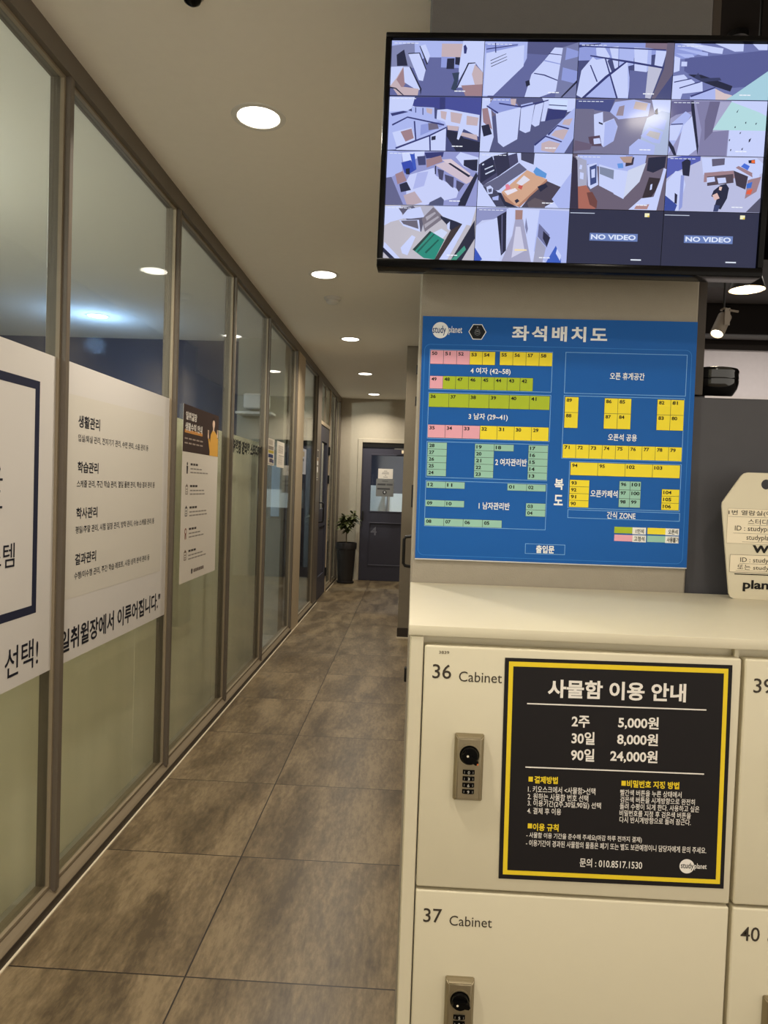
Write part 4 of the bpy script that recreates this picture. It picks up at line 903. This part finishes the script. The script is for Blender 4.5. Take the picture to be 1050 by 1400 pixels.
 ((533, 30, 1045, 325), W1, [((70, 70, 104), [533, 95, 740, 30, 750, 80, 640, 160, 560, 210, 533, 180]), ((40, 44, 74), [540, 90, 605, 50, 632, 140, 545, 200]), ((206, 216, 240), [550, 95, 560, 90, 562, 98, 552, 102]), ((206, 216, 240), [565, 120, 610, 100, 612, 105, 567, 126]), ((206, 216, 240), [570, 145, 618, 122, 620, 128, 572, 152]), ((48, 50, 78), [610, 50, 690, 30, 705, 110, 640, 162]), ((66, 68, 96), [762, 30, 838, 30, 835, 92, 765, 68]), ((98, 100, 132), [560, 210, 640, 165, 755, 84, 800, 120, 700, 190, 650, 235, 580, 240]), (W1, [533, 180, 560, 215, 640, 325, 533, 325]), ((210, 166, 140), [665, 245, 800, 122, 910, 170, 755, 320]), ((176, 128, 108), [755, 320, 912, 168, 915, 180, 770, 325, 690, 300, 665, 245]), (DK, [690, 295, 665, 250, 640, 245, 640, 310, 700, 325, 760, 325]), ((72, 66, 84), [820, 270, 915, 180, 990, 210, 960, 290, 900, 325, 780, 325]), ((96, 86, 96), [810, 300, 850, 272, 910, 290, 910, 325, 820, 325]), ((222, 220, 236), [745, 195, 785, 152, 820, 175, 775, 208]), ((92, 150, 216), [835, 130, 850, 105, 910, 140, 905, 165, 850, 150]), ((226, 130, 150), [685, 205, 700, 200, 718, 225, 690, 235]), ((232, 226, 240), [680, 240, 740, 222, 755, 235, 700, 262]), ((198, 90, 84), [760, 205, 782, 208, 775, 230, 755, 220]), (DK, [740, 290, 755, 280, 768, 292, 750, 305]), (DK, [862, 212, 905, 192, 920, 210, 880, 240]), ((66, 68, 96), [560, 215, 640, 240, 690, 325, 640, 325]), (W1, [580, 220, 600, 210, 618, 225, 616, 255, 590, 258]), ((84, 88, 120), [590, 232, 610, 226, 612, 245, 595, 250]), (W2, [615, 275, 650, 265, 650, 290, 620, 290]), (W2, [945, 278, 1045, 130, 1045, 325, 985, 325])]),
 ((15, 27, 520, 322), (106, 96, 116), [(W2, [40, 30, 250, 27, 410, 27, 405, 70, 310, 120, 150, 90, 95, 80, 100, 210, 45, 200]), ((168, 170, 196), [35, 40, 90, 60, 100, 215, 40, 205]), (W1, [95, 85, 145, 72, 160, 190, 120, 215, 105, 195]), ((62, 76, 130), [108, 95, 145, 80, 150, 180, 118, 195]), (W1, [118, 110, 138, 104, 140, 150, 122, 155]), (W1, [158, 80, 250, 105, 248, 235, 165, 195]), ((128, 138, 166), [162, 92, 240, 110, 240, 160, 165, 132]), (W1, [248, 105, 315, 115, 300, 265, 245, 238]), ((206, 214, 240), [315, 110, 410, 68, 380, 170, 300, 260]), (DK, [420, 40, 515, 30, 510, 90, 450, 120, 415, 110]), ((56, 48, 66), [300, 30, 345, 40, 340, 80, 300, 90]), (W3, [300, 15, 340, 20, 330, 60, 300, 60]), ((98, 150, 226), [255, 75, 285, 72, 290, 98, 262, 100]), ((52, 44, 54), [430, 145, 490, 150, 470, 215, 440, 265, 400, 255]), (W1, [440, 185, 450, 180, 448, 210, 438, 215]), (W1, [505, 95, 520, 100, 480, 322, 330, 322, 395, 260, 460, 250, 490, 160]), ((176, 136, 136), [370, 300, 440, 290, 430, 318, 360, 318]), ((168, 104, 92), [40, 205, 95, 195, 160, 290, 150, 322, 60, 322]), ((110, 68, 66), [100, 235, 130, 230, 160, 280, 158, 320, 120, 300]), ((52, 48, 70), [15, 40, 40, 60, 60, 322, 15, 322]), (W1, [55, 85, 68, 88, 66, 110, 52, 108]), (W1, [58, 125, 78, 130, 78, 165, 58, 160]), ((178, 150, 140), [265, 40, 335, 35, 330, 70, 290, 70])]),
 ((523, 27, 1035, 322), (186, 190, 226), [((86, 96, 180), [523, 40, 600, 27, 700, 27, 700, 50, 560, 120, 523, 150]), (W1, [523, 170, 570, 108, 605, 110, 628, 180, 600, 322, 523, 322]), ((56, 76, 156), [523, 240, 590, 290, 580, 322, 523, 322]), ((40, 42, 70), [573, 225, 588, 235, 588, 285, 575, 280]), (W3, [600, 130, 618, 130, 618, 300, 600, 322]), (DK, [600, 60, 630, 40, 648, 55, 645, 135, 610, 130]), (W1, [705, 35, 1000, 30, 1035, 60, 1035, 110, 960, 150, 820, 100, 720, 125]), ((98, 94, 120), [760, 40, 830, 35, 830, 70, 765, 80]), (WB, [725, 115, 880, 100, 890, 140, 770, 160, 725, 165]), ((84, 72, 86), [740, 135, 880, 118, 885, 165, 745, 185]), (W1, [740, 140, 780, 135, 786, 160, 742, 168]), (W1, [795, 142, 840, 138, 846, 165, 805, 172]), ((64, 56, 72), [880, 100, 960, 130, 950, 200, 900, 180]), (WB, [890, 85, 905, 75, 1000, 120, 985, 135]), ((70, 110, 216), [918, 78, 935, 60, 965, 75, 955, 98]), (W1, [980, 115, 1020, 95, 1020, 135, 985, 140]), (WB, [960, 150, 1030, 130, 1010, 210, 950, 250]), ((226, 96, 70), [960, 205, 990, 195, 980, 225, 955, 225]), ((60, 110, 206), [955, 170, 985, 158, 980, 190, 955, 195]), (DK, [955, 45, 990, 40, 992, 62, 958, 60]), ((240, 110, 60), [972, 44, 990, 43, 990, 60, 972, 58]), (DK, [815, 180, 845, 172, 862, 195, 855, 250, 825, 310, 790, 300, 800, 255, 770, 240, 780, 210]), ((222, 186, 180), [775, 235, 800, 222, 815, 250, 790, 262]), ((230, 196, 188), [810, 188, 825, 190, 820, 210, 808, 205]), ((56, 66, 110), [790, 285, 820, 290, 810, 322, 785, 322]), ((84, 84, 108), [960, 322, 1035, 240, 1035, 322])]),
 ((25, 328, 525, 618), (190, 186, 198), [(W1, [25, 335, 120, 330, 130, 400, 60, 420, 25, 440]), ((180, 180, 200), [110, 330, 290, 330, 330, 370, 230, 470, 130, 420]), ((92, 90, 112), [100, 345, 180, 330, 245, 395, 230, 470, 180, 450]), (W1, [110, 400, 150, 350, 220, 335, 245, 390, 170, 400]), (W1, [105, 410, 215, 405, 225, 470, 130, 440]), ((104, 100, 118), [115, 412, 205, 408, 215, 455, 130, 430]), ((122, 116, 130), [230, 400, 290, 335, 345, 385, 340, 400, 250, 470]), ((168, 164, 178), [250, 390, 300, 360, 306, 368, 258, 410]), ((168, 164, 178), [245, 430, 318, 382, 324, 390, 250, 450]), (W1, [290, 328, 525, 328, 500, 430, 430, 420, 345, 385]), (DK, [330, 380, 420, 410, 470, 430, 430, 520, 380, 440, 335, 395]), ((206, 216, 246), [285, 480, 340, 450, 375, 470, 345, 510]), ((36, 138, 122), [190, 570, 280, 465, 360, 510, 310, 618, 250, 612]), ((24, 60, 60), [186, 568, 278, 464, 288, 470, 200, 575]), ((24, 92, 84), [210, 578, 300, 478, 306, 482, 218, 584]), ((20, 92, 82), [255, 580, 325, 508, 330, 514, 262, 588]), ((62, 52, 56), [310, 618, 390, 460, 450, 420, 450, 470, 370, 618]), (W1, [335, 618, 500, 345, 512, 355, 380, 618]), ((40, 42, 64), [410, 600, 520, 400, 525, 500, 460, 618, 400, 618]), ((66, 150, 130), [400, 618, 470, 540, 480, 560, 430, 618]), (W1, [370, 425, 385, 410, 385, 460, 372, 450]), (W1, [30, 530, 120, 618, 90, 618, 25, 560]), (DK, [25, 560, 90, 618, 60, 618, 25, 585]), (W1, [120, 560, 180, 490, 200, 500, 160, 600, 130, 590])]),
 ((527, 328, 1030, 620), (196, 204, 244), [((142, 148, 196), [527, 335, 700, 330, 700, 360, 640, 390, 560, 400, 527, 430]), (W1, [527, 430, 650, 380, 680, 560, 660, 620, 527, 620]), ((34, 36, 62), [640, 378, 690, 348, 698, 560, 672, 590]), ((90, 92, 130), [664, 370, 670, 366, 680, 575, 674, 578]), (W1, [690, 335, 735, 335, 728, 480, 700, 500]), ((164, 128, 124), [738, 340, 778, 340, 778, 390, 740, 392]), ((164, 164, 196), [740, 392, 782, 390, 838, 620, 676, 620, 728, 480]), ((206, 206, 232), [745, 430, 770, 430, 800, 560, 730, 600]), (W1, [780, 335, 870, 340, 868, 480, 850, 600, 838, 620, 785, 400]), ((128, 132, 172), [798, 380, 812, 440, 806, 470, 795, 430]), (W1, [820, 390, 836, 395, 832, 450, 822, 440]), (W2, [870, 335, 1030, 340, 1030, 620, 920, 620, 850, 560]), ((110, 114, 158), [870, 410, 930, 470, 920, 540, 866, 480]), ((36, 38, 66), [895, 450, 935, 485, 920, 535, 895, 490]), ((160, 162, 190), [862, 480, 915, 540, 900, 620, 850, 620]), ((56, 92, 190), [930, 600, 968, 528, 1000, 600, 1000, 620, 920, 620]), (W1, [975, 545, 1000, 580, 995, 610, 970, 570]), ((52, 84, 186), [527, 550, 570, 612, 560, 620, 527, 620]), ((240, 220, 176), [745, 552, 810, 552, 812, 560, 745, 562])]),  # last warm strip is a lamp reflection painted into the picture
 ((0, 325, 500, 612), (44, 47, 72), None),
 ((505, 325, 995, 612), (46, 49, 74), None),
]
cw, ch = SW / 4, SH / 4
for k, ((a, b, c, e), bg, polys) in enumerate(CAMS):
    i, j = k % 4, k // 4
    p = Print((-x + cw * i, 0.0004, z - ch * (j + 1)), step=0.00005)
    g = 0.0005
    p.rect(g, g, cw - g, ch - g, bg, 1)
    if polys is None:
        p.rect(cw * .23, ch * .43, cw * .74, ch * .57, (106, 128, 186), 2)
        p.text('NO VIDEO', cw * .245, ch * .50, cw * .475, ch * .092, (222, 232, 255), 0.03, 0, 3)
        p.rect(cw * .80, ch * .88, cw * .85, ch * .95, (244, 240, 200), 2); p.rect(cw * .83, ch * .88, cw * .85, ch * .91, (238, 210, 90), 3)
        p.rect(cw * .01, ch * .922, cw * .27, ch * .934, (205, 214, 236), 2)
        p.rect(cw * .68, ch * .085, cw * .79, ch * .108, (225, 232, 246), 2)
    else:
        for n, (col, q) in enumerate(polys):
            pts = [(min(max((u - a) / (c - a), 0), 1) * (cw - 2 * g) + g, (1 - min(max((v - b) / (e - b), 0), 1)) * (ch - 2 * g) + g) for u, v in zip(q[::2], q[1::2])]
            p.poly(pts, col, 2 + n)
        n = len(polys) + 2
        for q in range(6): p.rect(cw * (.03 + .045 * q), ch * .935, cw * (.065 + .045 * q), ch * .947, (226, 232, 250), n)
        for q in range(3): p.rect(cw * (.70 + .04 * q), ch * .08, cw * (.735 + .04 * q), ch * .098, (240, 244, 255), n)
    p.build('camera_view', M['screen'], sc)

# ================================================================== POSTERS AND LETTERING ON THE GLASS
GX = -1.0448
INK = (24, 26, 40)
SHEET = (219, 214, 209)
# panel with the navy frame
p = Print((GX, 0, 0), LEFTW, 0.0003)
p.board([(1.104, 0.712), (2.030, 0.712), (2.030, 1.624), (1.104, 1.624)], 0.001, SHEET)
p.outline(1.22, 0.896, 1.9385, 1.5405, 0.0235, (34, 38, 62), 1)
p.text('은', 1.678, 1.271, 0.088, 0.075, INK, 0, 0, 2); p.text('할', 1.678, 1.180, 0.088, 0.075, INK, 0, 0, 2)
p.text('시스템', 1.640, 1.069, 0.186, 0.064, INK, 0.004, 0, 2)
p.text('가 선택!', 1.690, 0.784, 0.264, 0.082, INK, 0.006, 0, 2)
tag(p.build('wall_poster', M['print_matt']), 'white poster with a thick navy frame on the glass, nearest the camera', 'poster', 'white management posters on the glass')
# panel with the four management headings
p = Print((GX, 0, 0), LEFTW, 0.0003)
p.board([(2.057, 0.712), (2.985, 0.706), (2.985, 1.626), (2.057, 1.626)], 0.001, SHEET)
p.poly([(2.086, 0.905), (2.915, 0.900), (2.915, 1.542), (2.086, 1.530)], (216, 210, 199), 1)
for s_, a, b, w, h, *r_ in POSTER_CARE: p.text(s_, a * mm, b * mm, w * mm, h * mm, INK, r_[0] + 0.012, 0, 2)
tag(p.build('wall_poster', M['print_matt']), 'white poster with four dark headings and a slogan, on the second glass panel', 'poster', 'white management posters on the glass')
# rules poster
p = Print((GX, 0, 0), LEFTW, 0.0003)
Y0, Y1 = 3.165, 3.742
p.board([(Y0, 0.809), (Y1, 0.809), (Y1, 1.629), (Y0, 1.629)], 0.0008, (224, 216, 204))
p.rect(Y0, 1.414, Y1, 1.629, (62, 44, 40), 1)
for s_, a, b, w, h, *r_ in POSTER_RULES: p.text(s_, a * mm, b * mm, w * mm, h * mm, (238, 232, 224), r_[0], 0, 3)
p.rect(3.188, 1.501, 3.46, 1.516, (214, 150, 80), 2)
for q, zz in enumerate((1.472, 1.451)):
    for u in range(5): p.rect(3.19 + u * 0.058, zz, 3.235 + u * 0.058, zz + 0.007, (168, 152, 140), 2)
YEL, SKIN = (228, 172, 76), (236, 204, 180)
p.poly([(3.585, 1.414), (3.738, 1.414), (3.732, 1.48), (3.715, 1.525), (3.66, 1.548), (3.632, 1.545), (3.600, 1.52), (3.588, 1.47)], YEL, 2)
p.poly([(3.59, 1.425), (3.625, 1.43), (3.575, 1.50), (3.556, 1.495)], YEL, 3); p.poly([(3.71, 1.42), (3.738, 1.43), (3.735, 1.51), (3.712, 1.51)], YEL, 3)
p.disc(3.648, 1.580, 0.0215, SKIN, 4, 20, 0.026); p.poly([(3.637, 1.56), (3.66, 1.56), (3.658, 1.54), (3.638, 1.54)], SKIN, 3)
p.poly([(3.624, 1.575), (3.628, 1.605), (3.648, 1.613), (3.668, 1.605), (3.673, 1.572), (3.668, 1.592), (3.648, 1.600), (3.630, 1.592)], (46, 30, 26), 5)
p.disc(3.556, 1.512, 0.012, SKIN, 4, 14, 0.016); p.disc(3.722, 1.527, 0.010, SKIN, 4, 14, 0.016)
for dx in (-0.009, -0.003, 0.003, 0.009): p.rect(3.556 + dx - 0.002, 1.52, 3.556 + dx + 0.002, 1.541, SKIN, 4); p.rect(3.722 + dx - 0.002, 1.535, 3.722 + dx + 0.002, 1.555, SKIN, 4)
for q, zz in enumerate((1.342, 1.240, 1.139, 1.038, 0.934)):
    ic = ((60, 54, 52), (120, 104, 96), (70, 66, 70), (150, 96, 80), (110, 84, 66))[q]
    if q == 0: p.disc(3.238, zz + 0.018, 0.008, ic, 1, 14); p.poly([(3.226, zz + 0.008), (3.250, zz + 0.008), (3.246, zz - 0.028), (3.230, zz - 0.028)], ic, 1)
    elif q == 3: p.disc(3.236, zz + 0.008, 0.016, ic, 1, 18); p.disc(3.236, zz + 0.008, 0.009, (224, 216, 204), 2, 14); p.poly([(3.226, zz - 0.004), (3.236, zz - 0.006), (3.232, zz - 0.030), (3.224, zz - 0.026)], ic, 1); p.poly([(3.246, zz - 0.004), (3.236, zz - 0.006), (3.240, zz - 0.030), (3.248, zz - 0.026)], ic, 1)
    else: p.outline(3.220, zz - 0.022, 3.254, zz + 0.018, 0.004, ic, 1); p.rect(3.228, zz - 0.012, 3.246, zz - 0.008, ic, 1); p.rect(3.228, zz, 3.246, zz + 0.004, ic, 1); p.poly([(3.224, zz + 0.018), (3.250, zz + 0.018), (3.237, zz + 0.028)], ic, 1)
    for u in range(3): p.rect(3.285 + u * 0.040, zz + 0.012, 3.318 + u * 0.040, zz + 0.022, (70, 64, 62), 1)
    for u in range(4 + q % 3): p.rect(3.285 + u * 0.046, zz - 0.007, 3.325 + u * 0.046, zz - 0.001, (150, 142, 134), 1)
    for u in range(6 - q % 2): p.rect(3.285 + u * 0.048, zz - 0.024, 3.327 + u * 0.048, zz - 0.018, (150, 142, 134), 1)
p.poly([(3.335, 0.838), (3.352, 0.838), (3.356, 0.858), (3.345, 0.864), (3.333, 0.858)], (50, 40, 40), 1)
for u in range(6): p.rect(3.372 + u * 0.028, 0.842, 3.394 + u * 0.028, 0.858, (112, 98, 90), 1)
tag(p.build('rules_poster', M['print_matt']), 'tall cream rules poster with dark brown head and yellow-clad person on the glass', 'poster')
# black vinyl words on the frosted film
p = Print((-1.0458, 0, 0), LEFTW, 0.0003)
for s_, a, b, w, h, *r_ in GLASS_LETTERS: p.text(s_, a * mm, b * mm, w * mm, h * mm, (24, 23, 22), 0.055, 0, 1)
tag(p.build('vinyl_lettering', M['print_matt']), 'line of black vinyl letters across the fourth glass panel', 'lettering')
# small sheets on the clear panels
def sheet(y0, y1, z0, z1, label, art, col=(228, 220, 206)):
    p = Print((GX, 0, 0), LEFTW, 0.0004); p.board([(y0, z0), (y1, z0), (y1, z1), (y0, z1)], 0.0008, col); art(p)
    return tag(p.build('paper_sheet', M['print_matt']), label, 'paper', 'paper sheets on the glass')
def art_a(p):
    p.rect(5.06, 1.565, 5.20, 1.60, (196, 186, 170), 1); p.rect(5.05, 1.53, 5.23, 1.556, (150, 140, 128), 1); p.rect(5.05, 1.505, 5.24, 1.525, (196, 176, 70), 1)
    p.rect(5.05, 1.472, 5.22, 1.497, (44, 60, 110), 1); p.rect(5.09, 1.438, 5.20, 1.466, (90, 80, 96), 1); p.rect(5.20, 1.434, 5.24, 1.46, (70, 84, 130), 2); p.rect(5.04, 1.424, 5.24, 1.428, (120, 110, 100), 1)
sheet(5.012, 5.265, 1.417, 1.610, 'paper with coloured picture blocks taped to the clear glass panel', art_a)
def art_b(p):
    for q in range(6): p.rect(5.42, 1.575 - q * 0.010, 5.62, 1.579 - q * 0.010, (150, 140, 130), 1)
    p.rect(5.44, 1.50, 5.66, 1.504, (90, 84, 78), 1)
    for q in range(6): p.rect(5.42, 1.488 - q * 0.010, 5.60, 1.491 - q * 0.010, (164, 154, 144), 1)
sheet(5.366, 5.671, 1.412, 1.611, 'plain paper with two text blocks taped beside the coloured one on the glass', art_b)
def art_c(p):
    p.rect(6.62, 1.55, 6.72, 1.60, (190, 176, 150), 1); p.rect(6.60, 1.505, 6.70, 1.53, (100, 104, 120), 1)
    for q in range(8): p.rect(6.53, 1.49 - q * 0.012, 6.70, 1.494 - q * 0.012, (150, 150, 156), 1)
sheet(6.49, 6.83, 1.385, 1.625, 'bluish white paper on the glass beyond the pale column', art_c, (206, 210, 222))
p = Print((-1.0195, 0, 0), LEFTW, 0.0004)
p.board([(7.43, 1.34), (7.53, 1.34), (7.53, 1.66), (7.43, 1.66)], 0.0008, (212, 206, 196))
for a, b, c in ((1.58, 1.65, (52, 50, 50)), (1.545, 1.575, (150, 120, 90)), (1.50, 1.535, (225, 222, 216)), (1.485, 1.495, (40, 40, 40)), (1.43, 1.475, (225, 222, 216)), (1.37, 1.42, (140, 138, 118)), (1.35, 1.362, (50, 48, 46))): p.rect(7.438, a, 7.522, b, c, 1)
tag(p.build('sticker_strip', M['print_matt']), 'narrow column of black and white stickers on the post before the blue side door', 'sticker')
# papers on the end door glass
p = Print((0, 9.751, 0), FRONT, 0.0004)
p.board([(-0.489, 1.409), (-0.287, 1.409), (-0.287, 1.546), (-0.489, 1.546)], 0.0008, (232, 224, 212))
for q, (w_, zz) in enumerate(((0.045, 1.512), (0.090, 1.492), (0.10, 1.474), (0.02, 1.452), (0.06, 1.430))): p.rect(-0.388 - w_ / 2, zz, -0.388 + w_ / 2, zz + 0.006, (120, 112, 106), 1)
tag(p.build('paper_sheet', M['print_matt']), 'white printed notice taped to the glass of the navy end door', 'paper', 'papers on the end door')
p = Print((0, 9.7515, 0), FRONT, 0.0004)
p.board([(-0.512, 1.165), (-0.270, 1.165), (-0.270, 1.405), (-0.512, 1.405)], 0.0008, (128, 128, 126))
p.rect(-0.43, 1.372, -0.35, 1.380, (70, 70, 72), 1); p.rect(-0.495, 1.318, -0.38, 1.342, (70, 70, 72), 1); p.rect(-0.37, 1.318, -0.285, 1.342, (84, 84, 86), 1); p.rect(-0.495, 1.258, -0.32, 1.282, (70, 70, 72), 1)
p.disc(-0.392, 1.222, 0.027, (28, 28, 32), 1, 24); p.disc(-0.392, 1.226, 0.012, (222, 222, 224), 2, 14); p.rect(-0.392, 1.208, -0.384, 1.222, (222, 222, 224), 2)
tag(p.build('paper_sheet', M['print_matt']), 'grey notice with a black round mark below the white one on the end door', 'paper', 'papers on the end door')
# things inside the rooms, seen through glass
t2 = thing('wall_box', (-1.30, 5.92, 1.94), 'white box fixed high on the pier inside the glazed room', 'box')
MB().box(-1.42, 5.80, 1.90, -1.22, 5.918, 2.02, 0.01).build('box_body', M['white'], t2); MB().box(-1.47, 5.74, 1.845, -1.17, 5.918, 1.865, 0.003).build('shelf', M['white'], t2)
tag(MB().box(-1.190, 5.908, 1.01, -1.118, 5.918, 1.44, 0.002).build('blue_sheet', paint('pale_blue_sheet', (196, 216, 232), 0.6)), 'pale blue narrow sheet hanging upright behind the clear glass panel with two papers', 'sheet')
def cubicle(xa, ya, xb, yb, h, label):
    t = thing('study_cubicle', ((xa + xb) / 2, (ya + yb) / 2, 0), label, 'study desk', 'study cubicles behind the end door')
    MB().box(xa, ya, 0, xa + 0.03, yb, h).box(xb - 0.03, ya, 0, xb, yb, h).box(xa, yb - 0.03, 0, xb, yb, h).build('partition_panels', M['white'], t)
    MB().box(xa + 0.03, ya + 0.1, 0.70, xb - 0.03, yb - 0.03, 0.73).build('desk_top', M['worktop'], t)
cubicle(-0.95, 10.7, -0.42, 11.5, 1.32, 'pale study cubicle behind the end door glass, left one')
cubicle(-0.38, 10.7, 0.5, 11.5, 1.20, 'pale study cubicle behind the end door glass, right one')

bpy.data.objects.remove(TYPE_OBJ); bpy.data.curves.remove(TYPE); bpy.data.scenes.remove(TYPE_SCENE)
